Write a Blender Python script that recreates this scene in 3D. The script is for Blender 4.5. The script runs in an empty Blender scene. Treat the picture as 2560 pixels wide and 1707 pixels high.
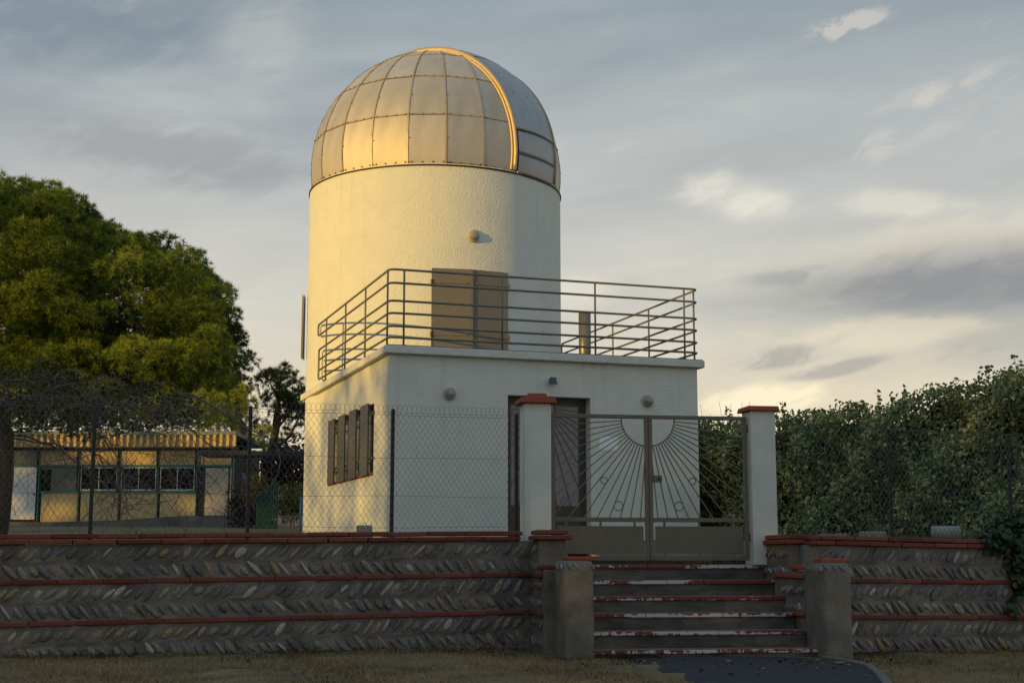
import bpy, bmesh, math, random
import numpy as np
from mathutils import Vector, Matrix, Quaternion
random.seed(7); rng = np.random.default_rng(7)
SC = bpy.context.scene; COL = SC.collection
R_ = math.radians

# ------------------------------------------------------------------ camera
HC = 0.93                      # eye height over the lawn by the steps
PITCH = R_(8.738); FPX = 3587.0
cd = bpy.data.cameras.new('camera'); cam = bpy.data.objects.new('camera', cd); COL.objects.link(cam)
cd.lens = 50.44; cd.sensor_width = 36; cd.clip_end = 5000
cam.location = (0, 0, HC); cam.rotation_euler = (math.pi/2 + PITCH, 0, 0)
SC.camera = cam
# ------------------------------------------------------------------ sun, sky, exposure
SUN_AZ = R_(229.9); SUN_EL = R_(7.0)
TOSUN = Vector((math.sin(SUN_AZ)*math.cos(SUN_EL), math.cos(SUN_AZ)*math.cos(SUN_EL), math.sin(SUN_EL)))
sd = bpy.data.lights.new('sun', 'SUN'); sun = bpy.data.objects.new('sun', sd); COL.objects.link(sun)
sd.energy = 4.0; sd.angle = R_(0.6); sd.color = (1.0, 0.60, 0.125)
sun.rotation_euler = (-TOSUN).to_track_quat('-Z', 'Y').to_euler(); sun.location = (-30, -30, 40)

SC.view_settings.view_transform = 'Standard'; SC.view_settings.look = 'None'
SC.view_settings.exposure = 0; SC.view_settings.gamma = 1; SC.view_settings.use_curve_mapping = False
SC.cycles.use_denoising = True
SC.cycles.max_bounces = 5; SC.cycles.diffuse_bounces = 3

wd = bpy.data.worlds.new('World'); SC.world = wd; wd.use_nodes = True
def build_world():
    nt = wd.node_tree; N = nt.nodes; L = nt.links; N.clear()
    out = N.new('ShaderNodeOutputWorld'); bg = N.new('ShaderNodeBackground'); bg.inputs[1].default_value = 0.10
    L.new(bg.outputs[0], out.inputs[0])
    sky = N.new('ShaderNodeTexSky'); sky.sky_type = 'NISHITA'; sky.sun_disc = False
    sky.sun_elevation = SUN_EL; sky.sun_rotation = SUN_AZ; sky.dust_density = 3.0; sky.air_density = 1.2
    tc = N.new('ShaderNodeTexCoord'); sep = N.new('ShaderNodeSeparateXYZ'); L.new(tc.outputs['Generated'], sep.inputs[0])
    def math_(op, a, b=None, c=None, clamp=False):
        m = N.new('ShaderNodeMath'); m.operation = op; m.use_clamp = clamp
        for i, v in enumerate((a, b, c)):
            if v is None: continue
            if isinstance(v, (int, float)): m.inputs[i].default_value = v
            else: L.new(v, m.inputs[i])
        return m.outputs[0]
    z = math_('MAXIMUM', sep.outputs[2], 0.0)
    zz = math_('ADD', z, 0.16)
    px = math_('DIVIDE', sep.outputs[0], zz); py = math_('DIVIDE', sep.outputs[1], zz)
    cmb = N.new('ShaderNodeCombineXYZ'); L.new(px, cmb.inputs[0]); L.new(py, cmb.inputs[1])
    def noise(scale, detail, rough, off, dist=0.0):
        mp = N.new('ShaderNodeMapping'); mp.inputs['Location'].default_value = off; L.new(cmb.outputs[0], mp.inputs[0])
        n = N.new('ShaderNodeTexNoise'); n.inputs['Scale'].default_value = scale; n.inputs['Detail'].default_value = detail
        n.inputs['Roughness'].default_value = rough; n.inputs['Distortion'].default_value = dist
        L.new(mp.outputs[0], n.inputs['Vector']); return n.outputs['Fac']
    def ramp(f, stops):
        r = N.new('ShaderNodeValToRGB'); L.new(f, r.inputs[0]); e = r.color_ramp.elements
        while len(e) < len(stops): e.new(0.5)
        for i, (p, c) in enumerate(stops): e[i].position = p; e[i].color = (*c, 1)
        return r.outputs[0]
    def mix(a, b, f, typ='MIX'):
        m = N.new('ShaderNodeMix'); m.data_type = 'RGBA'; m.blend_type = typ; m.clamp_result = False
        for s, v in ((m.inputs[0], f), (m.inputs[6], a), (m.inputs[7], b)):
            if isinstance(v, (int, float)): s.default_value = v
            elif isinstance(v, tuple): s.default_value = (*v, 1)
            else: L.new(v, s)
        return m.outputs[2]
    # thin overcast veil, cream towards the horizon and blue grey above
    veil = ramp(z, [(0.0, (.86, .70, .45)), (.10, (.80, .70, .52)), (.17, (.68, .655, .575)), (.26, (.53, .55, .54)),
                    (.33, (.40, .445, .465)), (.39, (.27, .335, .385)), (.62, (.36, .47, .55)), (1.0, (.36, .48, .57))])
    az_ = math_('ARCTAN2', sep.outputs[0], sep.outputs[1])
    def dnoise(sa, sz, shear, detail, rough, off, dist=0.0):      # noise over bearing and height, streaks climbing to the right
        cc = N.new('ShaderNodeCombineXYZ'); L.new(math_('MULTIPLY', az_, sa), cc.inputs[0])
        L.new(math_('MULTIPLY', math_('SUBTRACT', z, math_('MULTIPLY', az_, shear)), sz), cc.inputs[1]); cc.inputs[2].default_value = off
        n = N.new('ShaderNodeTexNoise'); n.inputs['Scale'].default_value = 1; n.inputs['Detail'].default_value = detail
        n.inputs['Roughness'].default_value = rough; n.inputs['Distortion'].default_value = dist; L.new(cc.outputs[0], n.inputs['Vector']); return n.outputs['Fac']
    def step(f, a, b, lo=0.0, hi=1.0):
        r = N.new('ShaderNodeMapRange'); r.interpolation_type = 'SMOOTHSTEP'; L.new(f, r.inputs[0])
        for i, v in enumerate((a, b, lo, hi)): r.inputs[1+i].default_value = v
        return r.outputs[0]
    nS = dnoise(5.0, 20, .07, 7, .5, 3.3, .3); nL = dnoise(3.0, 11, .05, 5, .5, 8.1, .3); nF = dnoise(17, 46, .22, 7, .58, 1.7, .5); nW = dnoise(15, 44, .30, 8, .6, 5.2, .8)
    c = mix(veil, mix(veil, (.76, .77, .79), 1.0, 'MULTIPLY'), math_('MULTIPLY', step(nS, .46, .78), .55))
    c = mix(c, mix(veil, (1.18, 1.15, 1.10), 1.0, 'MULTIPLY'), step(nS, .50, .26))
    c = mix(c, mix(c, (.80, .83, .88), 1.0, 'MULTIPLY'), step(nL, .50, .68))
    wm = math_('MULTIPLY', math_('MULTIPLY', step(nW, .56, .72), step(nL, .55, .42)), step(z, .20, .27))
    c = mix(c, (.66, .65, .61), math_('MULTIPLY', wm, .22))
    nE = step(math_('ADD', math_('MULTIPLY', nF, .6), math_('MULTIPLY', dnoise(34, 80, .25, 6, .6, 9.9, .6), .4)), .34, .64)
    # single clouds, each at its own bearing and height
    def blob(px_, py_, wx, wy, amt, lo=.28, hi=.62, ero=.75, tilt=.0):
        d = Vector(((px_-1280)/FPX, math.cos(PITCH)+(py_-853.5)/FPX*math.sin(PITCH), math.sin(PITCH)-(py_-853.5)/FPX*math.cos(PITCH))).normalized()
        az = math.atan2(d.x, d.y); da = math_('SUBTRACT', az_, az)
        dx = math_('DIVIDE', da, wx/FPX); dz = math_('DIVIDE', math_('SUBTRACT', math_('SUBTRACT', sep.outputs[2], d.z), math_('MULTIPLY', da, tilt)), wy/FPX)
        g = math_('POWER', 2.718, math_('MULTIPLY', math_('ADD', math_('MULTIPLY', dx, dx), math_('MULTIPLY', dz, dz)), -1.0))
        e = math_('MULTIPLY', g, math_('ADD', math_('MULTIPLY', nE, 1.9*ero), 1-.95*ero))
        return math_('MULTIPLY', step(e, lo*.7, hi+.25), amt)
    c = mix(c, (.78, .70, .56), blob(2330, 640, 430, 95, .6, .15, .75, .6, .05))
    c = mix(c, (.265, .28, .30), blob(2470, 700, 560, 100, .92, .10, .75, .16, .02))
    c = mix(c, (.36, .37, .37), blob(2010, 690, 150, 24, .6, .2, .8, .8, .05))
    c = mix(c, (.86, .81, .70), blob(1890, 510, 130, 46, .8, .12, .85, .45, -.1))
    c = mix(c, (.82, .78, .69), blob(1760, 470, 85, 42, .7, .12, .85, .45, .2))
    c = mix(c, (.82, .77, .66), blob(2240, 510, 190, 36, .6, .12, .85, .5, -.1))
    c = mix(c, (.90, .80, .58), blob(2200, 830, 330, 42, .5, .15, .75, .6))
    c = mix(c, (.42, .41, .37), blob(1930, 895, 130, 28, .75, .2, .75, .9, .12))
    c = mix(c, (.42, .40, .37), blob(2080, 925, 120, 18, .7, .2, .75, .9, .18))
    c = mix(c, (.46, .44, .39), blob(2480, 860, 140, 40, .6, .2, .8, .9, .1))
    c = mix(c, (1.05, .93, .66), blob(1900, 1000, 160, 38, .9, .15, .7, .7, .1))
    c = mix(c, (.215, .275, .325), blob(180, 40, 430, 120, .75, .1, .9, .5))
    c = mix(c, (.335, .345, .37), blob(440, 390, 420, 85, .65, .1, .9, .5, -.08))
    c = mix(c, (.60, .61, .59), blob(650, 100, 130, 130, .45, .1, .9, .45, .2))
    c = mix(c, (.66, .62, .57), blob(2125, 62, 95, 32, .70, .30, .60, .9, .18))
    c = mix(c, (.66, .63, .57), blob(2330, 240, 48, 26, .7, .30, .62, .8, .3))
    c = mix(c, (.60, .58, .54), blob(2285, 235, 110, 18, .5, .3, .62, .9, .35))
    c = mix(c, (.60, .58, .54), blob(2450, 190, 56, 14, .6, .3, .62, .7, .35))
    c = mix(c, (.68, .67, .61), blob(2190, 380, 60, 44, .5, .3, .7, .9, .5))
    c = mix(c, (.60, .59, .56), blob(2330, 320, 190, 34, .5, .2, .9, .9, .35))
    c10 = mix(c, (10, 10, 10), 1.0, 'MULTIPLY')
    skyc = mix(sky.outputs[0], (1.0, 1.0, 1.0), 1.0, 'MULTIPLY')
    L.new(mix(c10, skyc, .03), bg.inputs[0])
build_world()

# ------------------------------------------------------------------ pixel helpers (photograph pixels -> points in the place)
def ray(px, py):
    u = (px-1280)/FPX; v = -(py-853.5)/FPX
    return Vector((u, math.cos(PITCH)-v*math.sin(PITCH), math.sin(PITCH)+v*math.cos(PITCH)))
def at(px, py, D):
    d = ray(px, py); d = d*(D/d.y); return Vector((d.x, d.y, d.z+HC))
def zpix(py, D): return at(1280, py, D).z
def on_ground(px, py, z=0.0):
    d = ray(px, py); k = (z-HC)/d.z; return Vector((d.x*k, d.y*k, z))
def on_plane(px, py, Q, n):
    d = ray(px, py); o = Vector((0, 0, HC)); k = (Q-o).dot(n)/d.dot(n); return o+d*k
class Frame:
    def __init__(s, x, y, yaw, z=0.0):
        s.o = Vector((x, y, z)); s.yaw = yaw
        s.a = Vector((math.cos(yaw), math.sin(yaw), 0)); s.b = Vector((-math.sin(yaw), math.cos(yaw), 0))
    def P(s, u, v, z): return s.o + s.a*u + s.b*v + Vector((0, 0, z))
    def inv(s, p): d = p-s.o; return Vector((d.dot(s.a), d.dot(s.b), d.z))
    def hit_v(s, px, py, v): return s.inv(on_plane(px, py, s.P(0, v, 0), s.b))
    def hit_u(s, px, py, u): return s.inv(on_plane(px, py, s.P(u, 0, 0), s.a))

# ------------------------------------------------------------------ materials
MATS = {}
def mat(name, col, rough=.8, var=.0, vscale=3.0, bump=0.0, bscale=30.0, bdist=.01, metal=0.0, col2=None, spec=.3, rnd=0.0, detail=6, aniso=None, thr=(.42, .62), streak=0.0):
    """plain procedural material: two colours mixed by noise, brightness noise, bump, per-object random"""
    m = bpy.data.materials.new(name); m.use_nodes = True; nt = m.node_tree; N = nt.nodes; L = nt.links
    b = N['Principled BSDF']; b.inputs['Roughness'].default_value = rough; b.inputs['Metallic'].default_value = metal
    b.inputs['Specular IOR Level'].default_value = spec
    tc = N.new('ShaderNodeTexCoord'); vec = tc.outputs['Object']
    if aniso:
        mp = N.new('ShaderNodeMapping'); mp.inputs['Scale'].default_value = aniso; L.new(vec, mp.inputs[0]); vec = mp.outputs[0]
    def noise(sc, det=detail, ro=.6):
        n = N.new('ShaderNodeTexNoise'); n.inputs['Scale'].default_value = sc; n.inputs['Detail'].default_value = det
        n.inputs['Roughness'].default_value = ro; L.new(vec, n.inputs['Vector']); return n.outputs['Fac']
    def mixc(a, bb, f, typ='MIX'):
        x = N.new('ShaderNodeMix'); x.data_type = 'RGBA'; x.blend_type = typ
        for s, v in ((x.inputs[0], f), (x.inputs[6], a), (x.inputs[7], bb)):
            if isinstance(v, (int, float)): s.default_value = v
            elif isinstance(v, tuple): s.default_value = (*v, 1)
            else: L.new(v, s)
        return x.outputs[2]
    def rmp(f, lo, hi, a, bb):
        x = N.new('ShaderNodeMapRange'); L.new(f, x.inputs[0])
        for i, v in enumerate((lo, hi, a, bb)): x.inputs[1+i].default_value = v
        return x.outputs[0]
    c = tuple(col)
    if col2: c = mixc(c, tuple(col2), rmp(noise(vscale*.7), thr[0], thr[1], 0, 1))
    if var:
        g = N.new('ShaderNodeCombineColor'); f = rmp(noise(vscale*2.3), .25, .75, 1-var, 1+var)
        for i in range(3): L.new(f, g.inputs[i])
        c = mixc(c, g.outputs[0], 1.0, 'MULTIPLY')
    if streak:      # thin run-off marks
        mp = N.new('ShaderNodeMapping'); mp.inputs['Scale'].default_value = (7, 7, .35); L.new(tc.outputs['Object'], mp.inputs[0])
        n = N.new('ShaderNodeTexNoise'); n.inputs['Scale'].default_value = 1; n.inputs['Detail'].default_value = 5; n.inputs['Roughness'].default_value = .65; L.new(mp.outputs[0], n.inputs['Vector'])
        g = N.new('ShaderNodeCombineColor'); f = rmp(n.outputs['Fac'], .54, .80, 1, 1-streak*1.8)
        for i in range(3): L.new(f, g.inputs[i])
        c = mixc(c, g.outputs[0], 1.0, 'MULTIPLY')
    if rnd:
        oi = N.new('ShaderNodeObjectInfo'); g = N.new('ShaderNodeCombineColor'); f = rmp(oi.outputs['Random'], 0, 1, 1-rnd, 1+rnd)
        for i in range(3): L.new(f, g.inputs[i])
        c = mixc(c, g.outputs[0], 1.0, 'MULTIPLY')
    if isinstance(c, tuple): b.inputs['Base Color'].default_value = (*c, 1)
    else: L.new(c, b.inputs['Base Color'])
    if bump:
        bp = N.new('ShaderNodeBump'); bp.inputs['Strength'].default_value = bump; bp.inputs['Distance'].default_value = bdist
        L.new(noise(bscale, 3, .55), bp.inputs['Height']); L.new(bp.outputs[0], b.inputs['Normal'])
    MATS[name] = m; return m
def attr_mat(name, stops, rough=.7, trans=.25, attr='tone', spec=.2):
    """leaf material: colour from a per-leaf attribute, some light coming through"""
    m = bpy.data.materials.new(name); m.use_nodes = True; nt = m.node_tree; N = nt.nodes; L = nt.links
    b = N['Principled BSDF']; b.inputs['Roughness'].default_value = rough; b.inputs['Specular IOR Level'].default_value = spec
    a = N.new('ShaderNodeAttribute'); a.attribute_name = attr
    r = N.new('ShaderNodeValToRGB'); L.new(a.outputs['Fac'], r.inputs[0]); e = r.color_ramp.elements
    while len(e) < len(stops): e.new(.5)
    for i, (p, c) in enumerate(stops): e[i].position = p; e[i].color = (*c, 1)
    L.new(r.outputs[0], b.inputs['Base Color'])
    if trans:
        t = N.new('ShaderNodeBsdfTranslucent'); L.new(r.outputs[0], t.inputs[0]); x = N.new('ShaderNodeMixShader'); x.inputs[0].default_value = trans
        L.new(b.outputs[0], x.inputs[1]); L.new(t.outputs[0], x.inputs[2]); L.new(x.outputs[0], N['Material Output'].inputs[0])
    MATS[name] = m; return m
mat('plaster', (.65, .68, .65), .92, .05, 1.2, 1.0, 32, .015, spec=.1, col2=(.59, .615, .585), thr=(.55, .85), streak=.07)
mat('plaster_smooth', (.63, .66, .635), .9, .08, 2.0, .35, 40, .004, spec=.1, col2=(.56, .575, .54), thr=(.52, .8), streak=.12)
mat('slab_plaster', (.61, .63, .605), .9, .10, 3, .5, 30, .006, spec=.1, col2=(.54, .525, .48), thr=(.5, .75))
mat('dome_metal', (.51, .485, .44), .64, .08, 2.0, .06, 5, .004, metal=.75, rnd=.06, aniso=(1, 1, .3), col2=(.44, .415, .375), thr=(.50, .75))
mat('shutter_metal', (.36, .365, .385), .5, .10, 1.5, .1, 9, .004, metal=.85, rnd=.04, aniso=(1, 1, .3))
mat('rib_metal', (.42, .37, .29), .5, .12, 5, metal=.6, rnd=.06)
mat('rust_strip', (.40, .27, .16), .55, .2, 14, metal=.5)
mat('arch_metal', (.46, .37, .23), .5, .1, 4, metal=.45)
mat('dark_gap', (.025, .022, .02), .8)
mat('rail_paint', (.17, .155, .125), .45, .10, 9, spec=.4, rnd=.05)
mat('gate_paint', (.135, .122, .098), .42, .12, 6, .08, 60, .002, spec=.35)
mat('door_tan', (.15, .145, .13), .5, .07, 1.2, .05, 40, .003, spec=.35, aniso=(1, 1, .3))
mat('door_olive', (.055, .051, .037), .45, .08, 6, spec=.4)
mat('hinge_dark', (.05, .045, .04), .5, .1, 8, metal=.3)
mat('blue_membrane', (.10, .17, .27), .6, .1, 8)
mat('steel_flue', (.17, .165, .15), .4, .08, 4, metal=.5)
mat('brick_red', (.19, .060, .046), .85, .22, 9, .5, 45, .004, col2=(.18, .058, .045), rnd=.24, spec=.12)
mat('cap_tile', (.30, .082, .048), .8, .15, 10, .4, 50, .003, rnd=.1, spec=.15)
mat('mortar', (.205, .182, .165), .95, .28, 2.2, 1.0, 42, .014, col2=(.145, .132, .124), spec=.08)
mat('concrete', (.20, .178, .152), .95, .25, 2.8, .9, 55, .008, col2=(.145, .13, .113), spec=.08)
mat('riser_concrete', (.13, .122, .11), .95, .3, 4, .8, 60, .006, col2=(.07, .066, .062), spec=.08, aniso=(.5, .5, 1.5))
mat('pale_concrete', (.30, .30, .29), .9, .2, 4, .6, 40, .006, spec=.1)
mat('plinth', (.14, .135, .125), .95, .25, .8, .3, 8, .02, col2=(.10, .098, .092))
mat('asphalt', (.030, .034, .043), .85, .25, 6, .9, 180, .004, col2=(.024, .027, .034), spec=.2)
mat('kerb_stone', (.12, .115, .105), .9, .2, 6, .5, 50, .005)
mat('earth', (.16, .125, .08), 1, .35, 1.6, .7, 30, .02, col2=(.135, .10, .066), spec=.05)
mat('terrace_earth', (.15, .13, .09), 1, .3, .6, .6, 14, .02, col2=(.10, .10, .055), spec=.05)
mat('post_dark', (.022, .020, .022), .5, .2, 8, spec=.3)
mat('post_rust', (.030, .018, .016), .7, .3, 10)
mat('wire_green', (.035, .085, .075), .5, spec=.4)
mat('wire_grey', (.10, .105, .11), .5, spec=.4)
mat('bark', (.075, .058, .045), .95, .35, 5, 1.0, 26, .02, aniso=(1, 1, .3))
mat('twig', (.12, .098, .092), .9, .3, 6)
mat('white_paint', (.62, .62, .60), .6, .05, 2)
mat('white_door', (.60, .62, .64), .55, .05, 2)
mat('warm_lit_door', (.46, .40, .33), .6, .06, 2)  # for a white door, warm sunlight put into its colour
mat('yellow_panel', (.52, .40, .20), .75, .07, .8)
mat('fascia_yellow', (.50, .38, .17), .7, .1, 1.0)
mat('roof_edge', (.17, .20, .17), .7, .2, 2)
mat('teal_paint', (.03, .19, .17), .5, .15, 3)
mat('navy_paint', (.012, .020, .028), .5, .15, 3)
mat('paper', (.84, .88, .95), .7, .03, 8)
mat('lamp_rim', (.46, .43, .38), .6, .1, 12)
mat('floodlight', (.06, .075, .115), .45, .1, 12, spec=.4)
mat('blue_sign', (.012, .06, .33), .5, .08, 5)
mat('blue_post', (.02, .13, .36), .5, .1, 5)
mat('green_screen', (.006, .05, .038), .8, .25, 3, .3, 30, .01)
mat('rock', (.42, .30, .17), .95, .35, .9, 1.0, 2.2, .15, col2=(.30, .21, .12))
mat('grille_grey', (.28, .28, .28), .6)
mat('straw_paper', (.55, .53, .5), .8, .2, 9)
mat('red_plastic', (.45, .03, .02), .5)
def glass(name, col, rough=.06, spec=.9):
    m = mat(name, col, rough, .25, 1.5, .05, 3, .01, spec=spec); return m
glass('door_glass', (.115, .125, .195), .12, .6); glass('dark_glass', (.008, .009, .010)); glass('pale_glass', (.12, .135, .12), .15)  # door_glass: bluish sky reflection put into its base colour
def lamp_glass():
    m = mat('lamp_glass', (.27, .25, .24), .12, .2, 14, spec=.8); return m
lamp_glass()
def stone_mat():
    m = bpy.data.materials.new('river_stone'); m.use_nodes = True; nt = m.node_tree; N = nt.nodes; L = nt.links
    b = N['Principled BSDF']; b.inputs['Roughness'].default_value = .7; b.inputs['Specular IOR Level'].default_value = .25
    oi = N.new('ShaderNodeObjectInfo'); r = N.new('ShaderNodeValToRGB'); r.color_ramp.interpolation = 'CONSTANT'; L.new(oi.outputs['Random'], r.inputs[0])
    cols = [(.20, .186, .174), (.25, .238, .216), (.15, .145, .142), (.29, .26, .21), (.21, .20, .194), (.17, .176, .188), (.33, .245, .145), (.27, .25, .225), (.18, .17, .16), (.42, .40, .365), (.23, .212, .186), (.17, .18, .195), (.32, .29, .23), (.13, .125, .12), (.25, .20, .155)]
    e = r.color_ramp.elements
    while len(e) < len(cols): e.new(.5)
    for i, c in enumerate(cols): e[i].position = i/len(cols); e[i].color = (*c, 1)
    tc = N.new('ShaderNodeTexCoord'); n = N.new('ShaderNodeTexNoise'); n.inputs['Scale'].default_value = 2.2; n.inputs['Detail'].default_value = 6
    ad = N.new('ShaderNodeVectorMath'); ad.operation = 'ADD'; L.new(tc.outputs['Object'], ad.inputs[0]); L.new(oi.outputs['Location'], ad.inputs[1]); L.new(ad.outputs[0], n.inputs['Vector'])
    mr = N.new('ShaderNodeMapRange'); L.new(n.outputs['Fac'], mr.inputs[0]); mr.inputs[1].default_value = .25; mr.inputs[2].default_value = .75; mr.inputs[3].default_value = .55; mr.inputs[4].default_value = 1.4
    g = N.new('ShaderNodeCombineColor')
    for i in range(3): L.new(mr.outputs[0], g.inputs[i])
    x = N.new('ShaderNodeMix'); x.data_type = 'RGBA'; x.blend_type = 'MULTIPLY'; x.inputs[0].default_value = 1; L.new(r.outputs[0], x.inputs[6]); L.new(g.outputs[0], x.inputs[7])
    L.new(x.outputs[2], b.inputs['Base Color'])
    bp = N.new('ShaderNodeBump'); bp.inputs['Strength'].default_value = .4; bp.inputs['Distance'].default_value = .3; L.new(n.outputs['Fac'], bp.inputs['Height']); L.new(bp.outputs[0], b.inputs['Normal'])
    MATS['river_stone'] = m
stone_mat()
def nosing_mat():
    """red tile paint, chipped back to white on the front edge"""
    m = bpy.data.materials.new('nosing'); m.use_nodes = True; nt = m.node_tree; N = nt.nodes; L = nt.links
    b = N['Principled BSDF']; b.inputs['Roughness'].default_value = .7; b.inputs['Specular IOR Level'].default_value = .2
    tc = N.new('ShaderNodeTexCoord')
    def noi(scale, mp_s, det=5):
        mp = N.new('ShaderNodeMapping'); mp.inputs['Scale'].default_value = mp_s; L.new(tc.outputs['Object'], mp.inputs[0])
        n = N.new('ShaderNodeTexNoise'); n.inputs['Scale'].default_value = scale; n.inputs['Detail'].default_value = det; L.new(mp.outputs[0], n.inputs['Vector']); return n.outputs['Fac']
    def rm(f, a, bb, c, d):
        x = N.new('ShaderNodeMapRange'); L.new(f, x.inputs[0])
        for i, v in enumerate((a, bb, c, d)): x.inputs[1+i].default_value = v
        return x.outputs[0]
    def mt(op, a, bb):
        x = N.new('ShaderNodeMath'); x.operation = op; L.new(a, x.inputs[0])
        if isinstance(bb, float): x.inputs[1].default_value = bb
        else: L.new(bb, x.inputs[1])
        return x.outputs[0]
    big = noi(1.5, (1, 1, 9.0), 3); fine = noi(17, (1, 1, .9), 6); streak = noi(42, (1, .6, .12), 2)
    s = mt('ADD', mt('MULTIPLY', big, .62), mt('MULTIPLY', fine, .34)); s = mt('ADD', s, mt('MULTIPLY', streak, .14))
    chip = rm(s, .545, .565, 0, 1)
    geo = N.new('ShaderNodeNewGeometry'); sp = N.new('ShaderNodeSeparateXYZ'); L.new(geo.outputs['Normal'], sp.inputs[0])
    front = rm(sp.outputs[2], .3, .6, 1, 0); chip = mt('MULTIPLY', chip, front)
    x = N.new('ShaderNodeMix'); x.data_type = 'RGBA'; L.new(chip, x.inputs[0])
    y = N.new('ShaderNodeMix'); y.data_type = 'RGBA'; L.new(rm(fine, .35, .65, 0, 1), y.inputs[0]); y.inputs[6].default_value = (.21, .055, .052, 1); y.inputs[7].default_value = (.15, .048, .046, 1)
    L.new(y.outputs[2], x.inputs[6]); x.inputs[7].default_value = (.50, .50, .50, 1)
    # dust on the tops
    z = N.new('ShaderNodeMix'); z.data_type = 'RGBA'; L.new(mt('MULTIPLY', rm(sp.outputs[2], .3, .6, 0, 1), .5), z.inputs[0]); L.new(x.outputs[2], z.inputs[6]); z.inputs[7].default_value = (.16, .12, .105, 1)
    L.new(z.outputs[2], b.inputs['Base Color']); MATS['nosing'] = m
nosing_mat()
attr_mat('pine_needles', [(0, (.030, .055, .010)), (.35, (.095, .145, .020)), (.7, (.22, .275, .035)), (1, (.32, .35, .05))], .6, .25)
attr_mat('dark_needles', [(0, (.028, .048, .015)), (1, (.13, .155, .034))], .6, .2)
attr_mat('hedge_leaf', [(0, (.065, .10, .040)), (.40, (.105, .155, .055)), (.50, (.17, .21, .08)), (.66, (.52, .52, .22)), (1, (.68, .65, .30))], .5, .2, spec=.35)
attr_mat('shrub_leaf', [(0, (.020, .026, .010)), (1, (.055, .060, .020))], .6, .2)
attr_mat('bright_leaf', [(0, (.05, .06, .01)), (1, (.16, .15, .02))], .6, .3)
attr_mat('ivy_leaf', [(0, (.010, .026, .010)), (.8, (.022, .06, .016)), (1, (.10, .12, .01))], .4, .15, spec=.4)
attr_mat('purple_leaf', [(0, (.02, .012, .012)), (1, (.07, .035, .03))], .7, .2)
attr_mat('grass_blade', [(0, (.018, .028, .008)), (.3, (.040, .048, .014)), (.55, (.175, .122, .058)), (1, (.36, .25, .135))], .8, .25)
attr_mat('litter_leaf', [(0, (.06, .03, .015)), (1, (.22, .13, .06))], .8, .1)

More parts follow.
